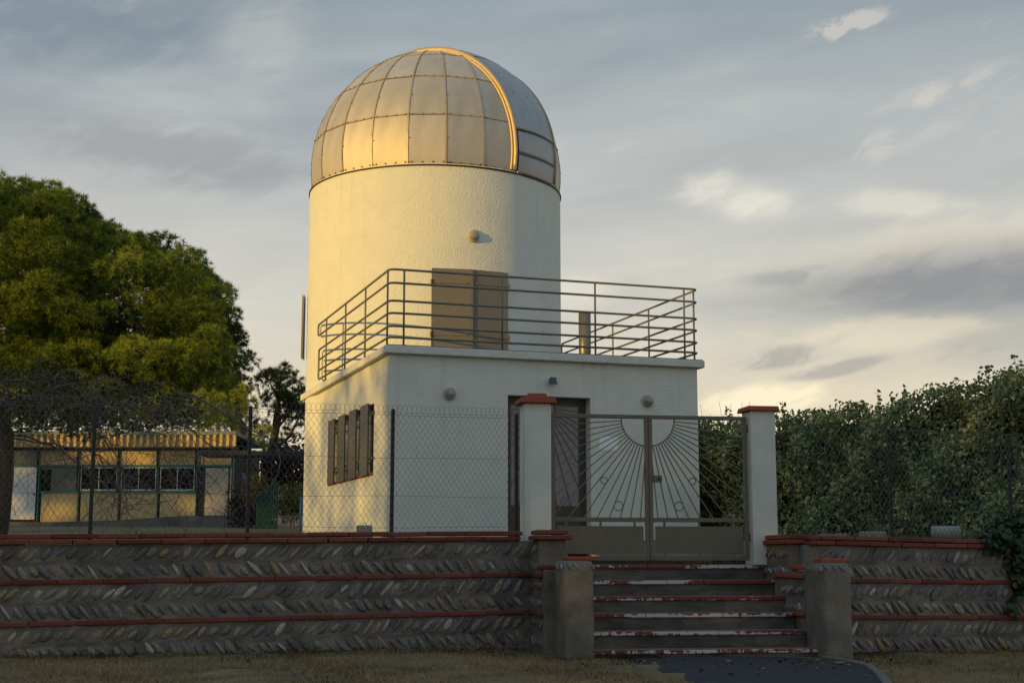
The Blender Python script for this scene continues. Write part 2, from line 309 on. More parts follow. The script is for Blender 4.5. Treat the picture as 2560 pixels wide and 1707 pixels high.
# ------------------------------------------------------------------ mesh helpers
def setp(o, label=None, cat=None, group=None, kind=None):
    if label: o['label'] = label
    if cat: o['category'] = cat
    if group: o['group'] = group
    if kind: o['kind'] = kind
    return o
def thing(name, loc, label, cat, group=None):
    e = bpy.data.objects.new(name, None); e.location = loc; e.empty_display_size = .2; COL.objects.link(e)
    return setp(e, label, cat, group)
def place(o, parent):
    COL.objects.link(o)
    if parent is not None:
        o.parent = parent
        if parent.type == 'EMPTY': o.matrix_parent_inverse = Matrix.Translation(-Vector(parent.location))
    return o
def obj(name, me, m, parent=None):
    if m and not me.materials: me.materials.append(MATS[m] if isinstance(m, str) else m)
    return place(bpy.data.objects.new(name, me), parent)
class MB:
    def __init__(s): s.v = []; s.f = []
    def add(s, vs, fs):
        o = len(s.v); s.v += [tuple(x) for x in vs]; s.f += [tuple(i+o for i in f) for f in fs]; return s
    def hexa(s, p):   # 8 points: bottom 4 ccw, top 4 ccw
        return s.add(p, [(3, 2, 1, 0), (4, 5, 6, 7), (0, 1, 5, 4), (1, 2, 6, 5), (2, 3, 7, 6), (3, 0, 4, 7)])
    def box(s, fr, u0, u1, v0, v1, z0, z1):
        P = fr.P; return s.hexa([P(u0, v0, z0), P(u1, v0, z0), P(u1, v1, z0), P(u0, v1, z0), P(u0, v0, z1), P(u1, v0, z1), P(u1, v1, z1), P(u0, v1, z1)])
    def bar(s, a, b, w, h, up=Vector((0, 0, 1))):
        a = Vector(a); b = Vector(b); d = (b-a).normalized(); x = d.cross(up)
        if x.length < 1e-4: x = d.cross(Vector((1, 0, 0)))
        x.normalize(); y = x.cross(d); x = x*w/2; y = y*h/2
        return s.hexa([a-x-y, a+x-y, b+x-y, b-x-y, a-x+y, a+x+y, b+x+y, b-x+y])
    def tube(s, pts, r, n=6, cap=True):
        pts = [Vector(p) for p in pts]; o = len(s.v); k = len(pts); prev = None
        rs = r if isinstance(r, (list, tuple)) else [r]*k
        for i, p in enumerate(pts):
            d = (pts[min(i+1, k-1)]-pts[max(i-1, 0)]).normalized()
            if prev is None:
                x = d.cross(Vector((0, 0, 1)))
                if x.length < .05: x = d.cross(Vector((1, 0, 0)))
            else: x = prev - d*prev.dot(d)
            x.normalize(); prev = x; y = d.cross(x)
            for j in range(n):
                a = 2*math.pi*j/n; s.v.append(tuple(p + (x*math.cos(a)+y*math.sin(a))*rs[i]))
        for i in range(k-1):
            for j in range(n):
                j2 = (j+1) % n; s.f.append((o+i*n+j, o+i*n+j2, o+(i+1)*n+j2, o+(i+1)*n+j))
        if cap: s.f.append(tuple(o+j for j in range(n))[::-1]); s.f.append(tuple(o+(k-1)*n+j for j in range(n)))
        return s
    def lathe(s, c, ax, prof, n=24):    # prof: (r, h) along axis ax from c
        ax = Vector(ax).normalized(); x = ax.cross(Vector((0, 0, 1)))
        if x.length < .05: x = Vector((1, 0, 0))
        x.normalize(); y = ax.cross(x); o = len(s.v); c = Vector(c)
        for r, h in prof:
            for j in range(n):
                a = 2*math.pi*j/n; s.v.append(tuple(c+ax*h+(x*math.cos(a)+y*math.sin(a))*r))
        for i in range(len(prof)-1):
            for j in range(n):
                j2 = (j+1) % n; s.f.append((o+i*n+j, o+i*n+j2, o+(i+1)*n+j2, o+(i+1)*n+j))
        s.f.append(tuple(o+j for j in range(n))[::-1]); s.f.append(tuple(o+(len(prof)-1)*n+j for j in range(n)))
        return s
    def mesh(s, name, smooth=False):
        me = bpy.data.meshes.new(name); me.from_pydata(s.v, [], s.f)
        if smooth: me.polygons.foreach_set('use_smooth', [True]*len(me.polygons))
        me.update(); return me
    def build(s, name, m, parent=None, smooth=False, bev=0.0):
        o = obj(name, s.mesh(name, smooth), m, parent)
        if bev:
            b = o.modifiers.new('bevel', 'BEVEL'); b.width = bev; b.segments = 1; b.limit_method = 'ANGLE'
        return o
def tri_mesh(name, V, T, tone=None, smooth=False):
    me = bpy.data.meshes.new(name); V = np.ascontiguousarray(V, np.float32); T = np.ascontiguousarray(T, np.int32)
    me.vertices.add(len(V)); me.vertices.foreach_set('co', V.ravel())
    me.loops.add(T.size); me.loops.foreach_set('vertex_index', T.ravel())
    me.polygons.add(len(T)); me.polygons.foreach_set('loop_start', np.arange(0, T.size, 3, dtype=np.int32))
    me.polygons.foreach_set('loop_total', np.full(len(T), 3, np.int32))
    if tone is not None:
        a = me.attributes.new('tone', 'FLOAT', 'POINT'); a.data.foreach_set('value', np.ascontiguousarray(tone, np.float32))
    me.update(calc_edges=True); me.validate()
    return me
def unit(a): return a/np.maximum(np.linalg.norm(a, axis=-1, keepdims=True), 1e-9)
def leaves(P, Nrm, size, tone, asp=.62, rim=None, fold=.18):
    """six-sided leaf blades: centre + 6 rim points; tone per leaf (rim shifts it for a pale margin)"""
    n = len(P); Nrm = unit(Nrm); r = rng.normal(size=(n, 3)); X = unit(r-Nrm*np.sum(r*Nrm, 1, keepdims=True)); Y = np.cross(Nrm, X)
    s = np.asarray(size).reshape(-1, 1)*np.ones((n, 1))
    prof = [(-.5, 0), (-.22, .42), (.15, .40), (.5, 0), (.15, -.40), (-.22, -.42)]
    pts = [P]
    for a, b in prof: pts.append(P + X*s*a + Y*s*b*asp*1.25 + Nrm*s*(fold*abs(b)*1.2 - .25*fold*(abs(a)*2)**2))
    V = np.stack(pts, 1).reshape(-1, 3); base = (np.arange(n)*7)[:, None]
    T = np.concatenate([base+np.array([[0, 1+k, 1+(k+1) % 6]]) for k in range(6)], 1).reshape(-1, 3)
    t = np.repeat(np.asarray(tone).reshape(-1, 1)*np.ones((n, 1)), 7, 1)
    if rim is not None: t[:, 1:] += np.asarray(rim).reshape(-1, 1)
    return V, T, np.clip(t, 0, 1).ravel()
def tufts(P, Nrm, size, tone, nb=40, width=.035, spread=1.0):
    n = len(P); d = unit(unit(Nrm)[:, None, :]*.75 + unit(rng.normal(size=(n, nb, 3)))*spread)
    ln = np.asarray(size).reshape(-1, 1, 1)*rng.uniform(.55, 1.0, (n, nb, 1))
    side = unit(np.cross(d, rng.normal(size=(n, nb, 3))))*width*.5
    b0 = P[:, None, :] + d*ln*.12
    V = np.stack([b0-side, b0+side, P[:, None, :]+d*ln], 2).reshape(-1, 3)
    T = np.arange(len(V)).reshape(-1, 3)
    t = np.repeat(np.asarray(tone), nb*3) + rng.uniform(-.12, .12, n*nb).repeat(3)
    return V, T, np.clip(t, 0, 1)
def merge(parts):
    Vs, Ts, ts = [], [], []; o = 0
    for V, T, t in parts: Vs.append(V); Ts.append(T+o); ts.append(t); o += len(V)
    return np.concatenate(Vs), np.concatenate(Ts), np.concatenate(ts)
def in_poly(pts, poly):
    x, y = pts[:, 0], pts[:, 1]; c = np.zeros(len(pts), bool); j = len(poly)-1
    for i in range(len(poly)):
        xi, yi = poly[i]; xj, yj = poly[j]
        c ^= ((yi > y) != (yj > y)) & (x < (xj-xi)*(y-yi)/(yj-yi+1e-12)+xi); j = i
    return c

# ================================================================== THE SETTING
YB = R_(18.83)                              # the building and the garden walls stand at this angle
BF = Frame(-1.963, 22.0, YB, HC)            # building frame: front left corner of the roof slab, heights from the eye
WL = Frame(.17, 15.10, R_(19.1), HC)        # left wall: its right end
WR = Frame(2.93, 15.02, R_(18.9), HC)       # right wall: its left end
G = Frame(1.685, 15.70, R_(9.5), HC)        # steps and gate: middle of the top step's edge

def zground(x, y):
    s = 1/(1+np.exp(-(-x+.1)*2.2)); r = 1/(1+np.exp(-(x-4.2)*2.0))
    return .07*s - .02*r
def ground_sheet():
    xs = np.concatenate([np.linspace(-400, -12, 14), np.linspace(-10, 10, 81), np.linspace(12, 400, 14)])
    ys = np.concatenate([np.linspace(-400, 4, 14), np.linspace(6, 19, 60)])
    X, Y = np.meshgrid(xs, ys); near = (abs(X) < 10) & (Y > 5)
    Z = zground(X, Y) + near*(.012*np.sin(X*3.1+Y*1.3)+.010*np.sin(X*7.7-Y*4.9)+.006*rng.normal(size=X.shape))
    V = np.stack([X, Y, Z], -1).reshape(-1, 3); w = len(xs); F = []
    for j in range(len(ys)-1):
        for i in range(w-1): F.append((j*w+i, j*w+i+1, (j+1)*w+i+1, (j+1)*w+i))
    me = bpy.data.meshes.new('ground'); me.from_pydata(V.tolist(), [], F); me.update()
    me.polygons.foreach_set('use_smooth', [True]*len(F))
    setp(obj('ground', me, 'earth'), 'worn lawn of dry and green grass below the stone walls', 'ground', kind='structure')
ground_sheet()
def zterrace(x, y):
    d = y-(15.3+.33*x)
    base = 1.13 + np.clip(d-1, 0, 70)*.0265
    dip = np.exp(-((x-1.75)/1.15)**2)*np.exp(-np.clip(d, 0, 99)/3.0)*.28
    return base-dip
def terrace_sheet():
    xs = np.concatenate([np.linspace(-300, -14, 10), np.linspace(-12, 12, 49), np.linspace(15, 300, 10)])
    ds = np.concatenate([np.linspace(.12, 12, 30), np.linspace(14, 80, 14), np.linspace(100, 900, 8)])
    V = []; w = len(xs)
    for d in ds:
        for x in xs:
            y = 15.3+.33*np.clip(x, -25, 25)+d; V.append((x, y, float(zterrace(np.clip(x, -25, 25), y))+random.uniform(-.01, .01)))
    F = [(j*w+i, j*w+i+1, (j+1)*w+i+1, (j+1)*w+i) for j in range(len(ds)-1) for i in range(w-1)
         if not (j == 0 and False)]
    me = bpy.data.meshes.new('terrace_ground'); me.from_pydata(V, [], F); me.update()
    # leave the stair well open
    bm = bmesh.new(); bm.from_mesh(me)
    kill = [f for f in bm.faces if -1.75 < G.inv(f.calc_center_median())[0] < 1.5 and G.inv(f.calc_center_median())[1] < .9]
    bmesh.ops.delete(bm, geom=kill, context='FACES'); bm.to_mesh(me); bm.free()
    setp(obj('terrace_ground', me, 'terrace_earth'), 'raised earth terrace behind the stone walls', 'terrace', kind='structure')
terrace_sheet()

# path: asphalt running up to the lowest step, with a kerb on its right side
def path_points():
    left = [(1500, 1644), (1516, 1652), (1590, 1672), (1662, 1695), (1718, 1707), (1900, 1790), (2000, 1900)]
    right = [(2062, 1650), (2110, 1656), (2169, 1669), (2197, 1688), (2212, 1706), (2260, 1790), (2330, 1900)]
    return [on_ground(x, y) for x, y in left], [on_ground(x, y) for x, y in right]
def path():
    l, r = path_points(); m = MB(); n = len(l); K = 8
    for i in range(n):
        for k in range(K+1):
            p = l[i].lerp(r[i], k/K); m.v.append((p.x, p.y, float(zground(p.x, p.y))+(-.02 if k == 0 else .022+.008*math.sin(math.pi*k/K))))
    for i in range(n-1):
        for k in range(K): m.f.append((i*(K+1)+k, (i+1)*(K+1)+k, (i+1)*(K+1)+k+1, i*(K+1)+k+1))
    setp(m.build('asphalt_path', 'asphalt', smooth=True), 'dark asphalt path meeting the lowest step', 'path', kind='structure')
    kb = thing('kerb', r[0], 'low curved concrete kerb on the right edge of the asphalt path', 'kerb'); kb['kind'] = 'structure'
    # smooth polyline
    pts = []
    for i in range(len(r)-1):
        for t in (0, .25, .5, .75): pts.append(r[i].lerp(r[i+1], t))
    pts.append(r[-1])
    for _ in range(2): pts = [pts[0]]+[(pts[i-1]+pts[i]*2+pts[i+1])/4 for i in range(1, len(pts)-1)]+[pts[-1]]
    i = 0
    while i < len(pts)-5:
        seg = pts[i:i+6]; mm = MB()
        for j in range(len(seg)-1):
            a, b = seg[j], seg[j+1]; d = (b-a).normalized(); s = Vector((-d.y, d.x, 0))*.045
            if j == len(seg)-2: b = b-d*.006
            mm.hexa([a-s-Vector((0, 0, .05)), a+s-Vector((0, 0, .05)), b+s-Vector((0, 0, .05)), b-s-Vector((0, 0, .05)),
                     a-s*.8+Vector((0, 0, .042)), a+s*.8+Vector((0, 0, .042)), b+s*.8+Vector((0, 0, .042)), b-s*.8+Vector((0, 0, .042))])
        mm.build('kerb_stone', 'kerb_stone', kb, bev=.008); i += 5
path()

# ------------------------------------------------------------------ stone walls
def pebble(seed):
    bm = bmesh.new(); bmesh.ops.create_icosphere(bm, subdivisions=2, radius=1)
    r = random.Random(seed); ph = [r.uniform(0, 6.28) for _ in range(6)]
    for v in bm.verts:
        c = v.co; k = 1+.10*math.sin(2.1*c.x+ph[0])+.10*math.sin(2.7*c.y+ph[1])+.08*math.sin(3.3*c.z+ph[2])+.05*math.sin(5*c.x+4*c.y+ph[3])
        v.co = c*k; v.co.y *= 1-.22*c.x*r.choice((-1, 1)) if abs(c.x) > .3 else 1
    me = bpy.data.meshes.new('stone'); bm.to_mesh(me); bm.free()
    me.polygons.foreach_set('use_smooth', [True]*len(me.polygons)); me.materials.append(MATS['river_stone']); return me
PEB = [pebble(i) for i in range(10)]
def brick_mesh(l, d, h, m, bev=.006, seed=0):
    bm = bmesh.new(); bmesh.ops.create_cube(bm, size=1)
    for v in bm.verts: v.co = Vector((v.co.x*l, v.co.y*d, v.co.z*h))
    bmesh.ops.bevel(bm, geom=bm.edges[:], offset=bev, segments=1, affect='EDGES')
    r = random.Random(seed)
    for v in bm.verts: v.co += Vector((r.uniform(-1, 1), r.uniform(-1, 1), r.uniform(-1, 1)))*.0022
    me = bpy.data.meshes.new('brick'); bm.to_mesh(me); bm.free(); me.materials.append(MATS[m]); return me
BRICKS = {}
def brick(fr, u0, u1, v, z, parent, d=.16, h=.043, m='brick_red', jit=.003, tilt=0.0, name='brick'):
    """one brick; v = front face, z = bottom; follows the frame"""
    l = round(u1-u0, 2); key = (l, d, h, m, random.randrange(3))
    if key not in BRICKS: BRICKS[key] = brick_mesh(l, d, h, m, seed=len(BRICKS))
    o = bpy.data.objects.new(name, BRICKS[key]); place(o, parent)
    p = fr.P((u0+u1)/2, v+d/2+random.uniform(-jit, jit)*1.5, z+h/2+random.uniform(-jit, jit)*.6)
    o.location = p; o.rotation_euler = (random.uniform(-.006, .006), -tilt+random.uniform(-.004, .004), fr.yaw+random.uniform(-.006, .006))
    return o
def stone(fr, u, z, v, lean, parent, L=.082, W=.027, axis='u', thick=.024):
    me = random.choice(PEB); o = bpy.data.objects.new('stone', me); place(o, parent)
    k = random.uniform(.7, 1.25); w = W*random.uniform(.65, 1.35)
    o.scale = (L*k, thick*random.uniform(.8, 1.2), w)
    ang = lean*R_(random.uniform(40, 60))
    yaw = fr.yaw if axis == 'u' else fr.yaw-math.pi/2
    o.rotation_euler = (Matrix.Rotation(yaw, 3, 'Z') @ Matrix.Rotation(-ang, 3, 'Y')).to_euler()
    o.location = fr.P(u, v, z)
    return o
def course(fr, ua, ub, v, z, slope, parent, L=.405, d=.16, h=.043, start=0.0, m='brick_red'):
    u = ua-start
    while u < ub-.04:
        a = max(u, ua); b = min(u+L*random.choice((1, 1, 1, .98)), ub)
        if b-a > .03: brick(fr, a+.004, b-.004, v, z+slope*(a+b)/2, parent, d, h, m, tilt=slope)
        u += L
def mortar_face(fr, ua, ub, zb, zt, slope, depth, name, parent):
    """uneven mortar body between levels zb and zt, from the front face back by depth"""
    nu = max(3, int((ub-ua)/.05)); nz = 74; m = MB(); joints = (zt-.172, zt-.545, zt-.925)
    for j in range(nz+1):
        for i in range(nu+1):
            u = ua+(ub-ua)*i/nu; z = zb+(zt-zb)*j/nz
            w = 0 if i in (0, nu) or j in (0, nz) else .007*math.sin(u*9.1+z*13)+.006*math.sin(u*23-z*31)+random.uniform(-.005, .005)
            for q in joints:
                dq = q-z+.006*math.sin(u*5.3+q*9)
                if 0 < dq < .16 and w: w -= .012*(1-dq/.16)*(.6+.4*math.sin(u*3.7+q))
            m.v.append(tuple(fr.P(u, -w, z+slope*u)))
    for j in range(nz):
        for i in range(nu): a = j*(nu+1)+i; m.f.append((a, a+1, a+nu+2, a+nu+1))
    o = len(m.v); c = [(ua, zb), (ub, zb), (ub, zt), (ua, zt)]
    for u, z in c: m.v.append(tuple(fr.P(u, 0, z+slope*u)))
    for u, z in c: m.v.append(tuple(fr.P(u, depth, z+slope*u)))
    m.f += [(o+1, o+5, o+6, o+2), (o+3, o+2, o+6, o+7), (o, o+3, o+7, o+4), (o+5, o+4, o+7, o+6)]
    return m.build(name, 'mortar', parent, smooth=True)

_p = G.P(0, -1, -HC); STAIR = thing('stair', (_p.x, _p.y, 0), 'concrete steps with chipped red painted nosings between two stone walls', 'steps')
def left_wall():
    K = WL.P(-2.6, 0, -HC); t = thing('stone_wall', (K.x, K.y, .05), 'long retaining wall of slanted river stones and red brick courses left of the steps', 'wall', 'garden walls beside the steps')
    s = .0125
    mortar_face(WL, -8.6, 0.06, -1.05, .2215, s, .30, 'mortar_body', t)
    for z, L0, d, v, st in ((.224, .405, .36, -.045, .10), (.278, .405, .30, -.012, .29), (-.146, .405, .16, -.028, .22), (-.527, .405, .16, -.026, .05)):
        course(WL, -8.5, -.005 if z < .2 else -.06, v, z, s, t, L0, d, .043, st)
    rows = [(.135, 1), (-.035, -1), (-.235, 1), (-.40, -1), (-.615, 1), (-.775, -1)]
    n = 0
    for z, lean in rows:
        u = -.09-random.uniform(0, .04)
        while u > -5.36 and n < 300:
            stone(WL, u, z+s*u+random.uniform(-.012, .012), random.uniform(-.008, .009), lean, t); u -= .1055*random.uniform(.84, 1.16); n += 1
    # cheek of the stair: comes forward from the wall's end to the post
    t = STAIR
    m = MB(); m.box(G, -1.57, -1.29, -.80, .12, -1.0, .222); m.box(G, -1.565, -1.295, -1.05, -.802, -1.0, -.075); m.build('stair_cheek', 'concrete', t, bev=.008)
    CL = Frame(*G.P(-1.57, -.30, 0)[:2], G.yaw-math.pi/2, HC)    # outer face: u runs forward
    for z in (.226, .280):
        off = .045 if z < .25 else .012
        brick(G, -1.57-off, -1.29+off+.02, -.80-off, z, t, .40, .043)
    brick(G, -1.59, -1.31, -1.03, -.07, t, .20, .04)
    for z in (-.146, -.527):
        brick(CL, .0, .36, -.026, z, t, .14, .043); brick(CL, .365, .72, -.024, z-.004, t, .14, .043)
    for z, lean in rows:
        for u in (.10, .20, .30, .40) + ((.50, .60) if z < -.1 else ()):
            stone(CL, u+random.uniform(-.02, .02), z+random.uniform(-.01, .01), -.001, lean*.6, t, .075, .024, thick=.016)
left_wall()
def right_wall():
    K = WR.P(1.5, 0, -HC); t = thing('stone_wall', (K.x, K.y, 0), 'shorter retaining wall of slanted river stones right of the steps, ivy at its end', 'wall', 'garden walls beside the steps')
    s = -.0145
    mortar_face(WR, .13, 4.2, -1.15, .180, s, .30, 'mortar_body', t)
    for z, L0, d, v, st in ((.182, .405, .36, -.045, .10), (.236, .405, .30, -.012, .25), (-.200, .405, .16, -.028, .02), (-.578, .405, .16, -.026, .13)):
        course(WR, .16 if z > 0 else .32, 4.1, v, z, s, t, L0, d, .043, st)
    course(WR, .3, 4.1, -.03, -.955, s, t, .405, .16, .045, .2)
    rows = [(.085, 1), (-.085, -1), (-.285, 1), (-.455, -1), (-.675, 1), (-.835, -1)]
    for z, lean in rows:
        u = .34+random.uniform(0, .05)
        while u < 3.2:
            stone(WR, u, z+s*u+random.uniform(-.012, .012), random.uniform(-.008, .009), lean, t); u += .098*random.uniform(.84, 1.16)
    t = STAIR
    m = MB(); m.box(G, 1.10, 1.345, -.72, .12, -1.0, .19); m.box(G, 1.1025, 1.342, -1.16, -.722, -1.0, -.075); m.build('stair_cheek', 'concrete', t, bev=.008)
    CR = Frame(*G.P(1.10, -1.16, 0)[:2], G.yaw+math.pi/2, HC)     # inner face seen from the left: its u runs backward
    class Inner(Frame): pass
    for z in (.192, .246):
        off = .045 if z < .22 else .012
        brick(G, 1.10-off, 1.345+off, -.72-off, z, t, .88, .043)
    brick(G, 1.085, 1.33, -.98, -.072, t, .20, .045, m='cap_tile')
    def inner(u0, u1, z):     # brick lying along the inner face
        o = brick(G, 0, u1-u0, 0, z, t, .14, .043, m='cap_tile'); p = G.P(1.10+.045, (-1.16+u0 + -1.16+u1)/2, z+.02); o.location = p; o.rotation_euler = (0, 0, G.yaw+math.pi/2)
    inner(.0, .42, -.160); inner(.425, .84, -.157); inner(0, .42, -.54)
    for z, lean in rows[:4]:
        for q in np.arange(.06, 1.2, .085):
            if z > -.1 and q < .48: continue
            if z < -.12 and q > .80: continue
            o = stone(G, 1.10+.002, z, -1.16+q+random.uniform(-.02, .02), lean*.6, t, .072, .024, axis='v', thick=.018)
            o.location = G.P(1.101, -1.16+q+random.uniform(-.02, .02), z+random.uniform(-.01, .01))
right_wall()

# ------------------------------------------------------------------ steps
def steps():
    t = STAIR
    U0, U1 = -1.288, 1.098
    m = MB(); m.box(G, -1.9, 1.7, 1.0, 1.25, -.5, .07); m.build('threshold', 'riser_concrete', t, bev=.01)
    for i in range(6):
        vz = -.022-.1614*i; v0 = -.30*i
        m = MB(); m.box(G, U0, U1, v0+.02, 1.0 if i == 0 else v0+.325, -1.0, vz-.004); m.build('step', 'riser_concrete', t, bev=.006)
        u = U0; k = 0
        while u < U1-.02:
            w = .40 if k or i % 2 else .26
            b = min(u+w, U1); mm = MB(); j = random.uniform(-.003, .003)
            mm.box(G, u+.0015, b-.0015, v0+j, v0+.15, vz-.046, vz+j*.5); mm.build('nosing_tile', 'nosing', t, bev=.007); u = b; k += 1
steps()
def post(u0, u1, v0, v1, zt, label, bu0, bu1):
    p = G.P((u0+u1)/2, v0, -HC); t = thing('stair_post', (p.x, p.y, 0), label, 'post', 'posts at the foot of the steps')
    bm = bmesh.new(); bmesh.ops.create_cube(bm, size=1)
    bmesh.ops.subdivide_edges(bm, edges=bm.edges[:], cuts=10, use_grid_fill=True)
    for v in bm.verts:
        u = u0+(v.co.x+.5)*(u1-u0); w = v0+(v.co.y+.5)*(v1-v0); z = -1.0+(v.co.z+.5)*(zt+1.0)
        # worn, slightly rounded corners
        ex = max(0, abs(v.co.x)-.38)/.12; ey = max(0, abs(v.co.y)-.38)/.12; ez = max(0, v.co.z-.40)/.1
        pin = .012*(ex*ey)+.010*(ex*ez)+.010*(ey*ez)
        n = .006*math.sin(u*21+z*9)+.005*math.sin(z*17+w*13)+random.uniform(-.002, .002)
        v.co = G.P(u-(pin+0)*np.sign(v.co.x)+n*.6, w-pin*np.sign(v.co.y)+n, z-.02*ez*(ex+ey)*.4)
    me = bpy.data.meshes.new('shaft'); bm.to_mesh(me); bm.free(); me.polygons.foreach_set('use_smooth', [True]*len(me.polygons))
    obj('shaft', me, 'concrete', t)
    brick(G, bu0, bu1, v0+.12, zt+.001, t, .22, .038, m='cap_tile')
    for q in np.arange(u0+.05, u1-.02, .075): stone(G, q, zt-.055, v0+.006, -1, t, .05, .018, thick=.014)
    for q in np.arange(v0+.06, v1-.05, .08):
        o = stone(G, u0, zt-.055, q, -.8, t, .05, .018, axis='v', thick=.014); o.location = G.P(u0+.005, q, zt-.055)
post(-1.46, -1.16, -1.55, -1.0, .012, 'weathered concrete post at the foot of the steps, left side', -1.40, -1.12)
post(1.09, 1.385, -1.70, -1.15, -.004, 'weathered concrete post at the foot of the steps, right side', 1.12, 1.40)

# ------------------------------------------------------------------ gate pillars and gate leaves
def pillar(u0, u1, v0, v1, zb, zcap, caps, label):
    p = G.P((u0+u1)/2, (v0+v1)/2, zb); t = thing('gate_pillar', p, label, 'pillar', 'white pillars of the gate')
    m = MB(); m.box(G, u0, u1, v0, v1, zb, zcap); m.build('shaft', 'plaster_smooth', t, bev=.006)
    z = zcap+.001
    for (ov, h, sh) in caps:
        mid = (v0+v1)/2
        for k, (va, vb) in enumerate(((v0-ov, mid-.001), (mid+.001, v1+ov))):
            mm = MB(); P = G.P; w = .012
            mm.hexa([P(u0-ov+sh, va, z), P(u1+ov+sh, va, z), P(u1+ov+sh, vb, z), P(u0-ov+sh, vb, z),
                     P(u0-ov+sh+w, va+(w if k == 0 else 0), z+h), P(u1+ov+sh-w, va+(w if k == 0 else 0), z+h), P(u1+ov+sh-w, vb-(w if k else 0), z+h), P(u0-ov+sh+w, vb-(w if k else 0), z+h)])
            mm.build('cap_tile', 'cap_tile', t, bev=.004)
        z += h+.001
PV = .13
D1 = G.P(-1.45, -.15, 0).y; zl = zpix(1008, D1)-HC
pillar(-1.60, -1.31, -.16, .13, .02, zl, ((.055, .056, 0), (-.035, .056, .005)), 'white plastered pillar left of the gate, with a stepped red tile cap')
D2 = G.P(1.05, -.05, 0).y; zr = zpix(1027, D2)-HC
pillar(.955, 1.235, -.06, .24, -.03, zr, ((.045, .052, 0),), 'white plastered pillar right of the gate, with a flat red tile cap')

def gate():
    v = .03; hitz = lambda px, py: G.hit_v(px, py, v)
    ztop = hitz(1620, 1037).z; zbot = hitz(1620, 1400).z; zmid = hitz(1620, 1303).z; zpan0 = hitz(1620, 1312).z; zpan1 = hitz(1620, 1384).z; zlow = hitz(1620, 1395).z
    uc = hitz(1622.7, 1200).x; ul = hitz(1379, 1200).x; ur = hitz(1870, 1200).x
    k = 15.9/3587*.3061/math.cos(G.yaw)
    for side in (-1, 1):
        ue = ul if side < 0 else ur
        p = G.P((uc+ue)/2, v, zbot)
        t = thing('gate_leaf', p, 'left leaf of the olive metal gate with half sunburst bars' if side < 0 else 'right leaf of the olive metal gate with half sunburst bars and lock box', 'gate', 'leaves of the sunburst gate')
        w = .042; a, b = (ue, uc-.002) if side < 0 else (uc+.002, ue)
        inner = b if side < 0 else a; outer = a if side < 0 else b
        for (x0, x1) in ((a, a+w), (b-w, b)):
            m = MB(); m.box(G, x0, x1, v, v+.04, zbot, ztop); m.build('stile', 'gate_paint', t, bev=.003)
        for (z0, z1) in ((ztop-.042, ztop-.0005), (zmid-.005, zmid+.042), (zlow-.025, zlow+.02)):
            m = MB(); m.box(G, a+w, b-w, v+.001, v+.039, z0, z1); m.build('rail', 'gate_paint', t, bev=.003)
        m = MB(); m.box(G, a+w+.022, b-w-.022, v+.014, v+.022, zpan1, zpan0-.012); m.build('sheet_panel', 'gate_paint', t)
        for q in (.12, .5, .88):
            x = a+w+(b-a-2*w)*q
            for (z0, z1) in ((zpan0-.012, zmid-.005), (zlow+.02, zpan1)):
                m = MB(); m.box(G, x-.012, x+.012, v+.012, v+.024, z0-.001, z1+.001); m.build('panel_tab', 'gate_paint', t)
        # half sun
        cz = ztop-.045; cu = uc; r = .30
        arc = []
        amin = math.asin(min(.99, (w+.0)/r))
        for i in range(17):
            th = amin+(math.pi/2-amin)*i/16; arc.append(G.P(cu+side*r*math.sin(th), v+.02, cz-r*math.cos(th)+.004))
        m = MB(); m.tube(arc, .0075, 6); m.build('sun_arc', 'gate_paint', t, smooth=True)
        zb = zmid+.042
        for i in range(15):
            th = R_(5.2+5.75*i); du, dz = math.sin(th), -math.cos(th)
            tmax = min((cz-zb)/(-dz), (abs(outer-cu)-w)/du)
            P0 = (cu+side*r*du, cz+r*dz); P1 = (cu+side*tmax*du, cz+tmax*dz)
            if abs(P0[0]-cu) < w: 
                rr = w/du
                if rr > tmax: continue
                P0 = (cu+side*rr*du, cz+rr*dz)
            m = MB(); m.bar(G.P(P0[0], v+.02, P0[1]), G.P(P1[0], v+.02, P1[1]), .011, .011); m.build('ray_bar', 'gate_paint', t)
        for (dx, dy, rr) in ((628, 330, 33), (362, 490, 26), (247, 690, 36), (675, 660, 35)):
            c = (cu+side*dx*k, cz-dy*k); q = rr*k
            m = MB(); m.tube([G.P(c[0]+q*math.cos(x), v+.02, c[1]+q*math.sin(x)) for x in np.linspace(0, 2*math.pi, 25)], .0055, 5, cap=False); m.build('ring', 'gate_paint', t, smooth=True)
        if side > 0:
            L0 = hitz(1634, 1188); L1 = hitz(1655, 1205)
            m = MB(); m.box(G, L0.x, L1.x, v-.012, v+.05, L1.z, L0.z); lk = m.build('lock_box', 'gate_paint', t, bev=.004)
            m = MB(); m.lathe(G.P(L0.x*.35+L1.x*.65, v-.012, (L0.z+L1.z)/2), -G.b, [(.012, 0), (.012, .01), (.008, .03)], 12); m.build('cylinder', 'hinge_dark', lk, smooth=True)
        for zz in (ztop-.18, zbot+.2):
            m = MB(); x = outer-side*(-.012); m.lathe(G.P(outer+side*.012, v+.02, zz), (0, 0, 1), [(.012, 0), (.012, .09)], 10); m.build('hinge', 'gate_paint', t, smooth=True)
gate()

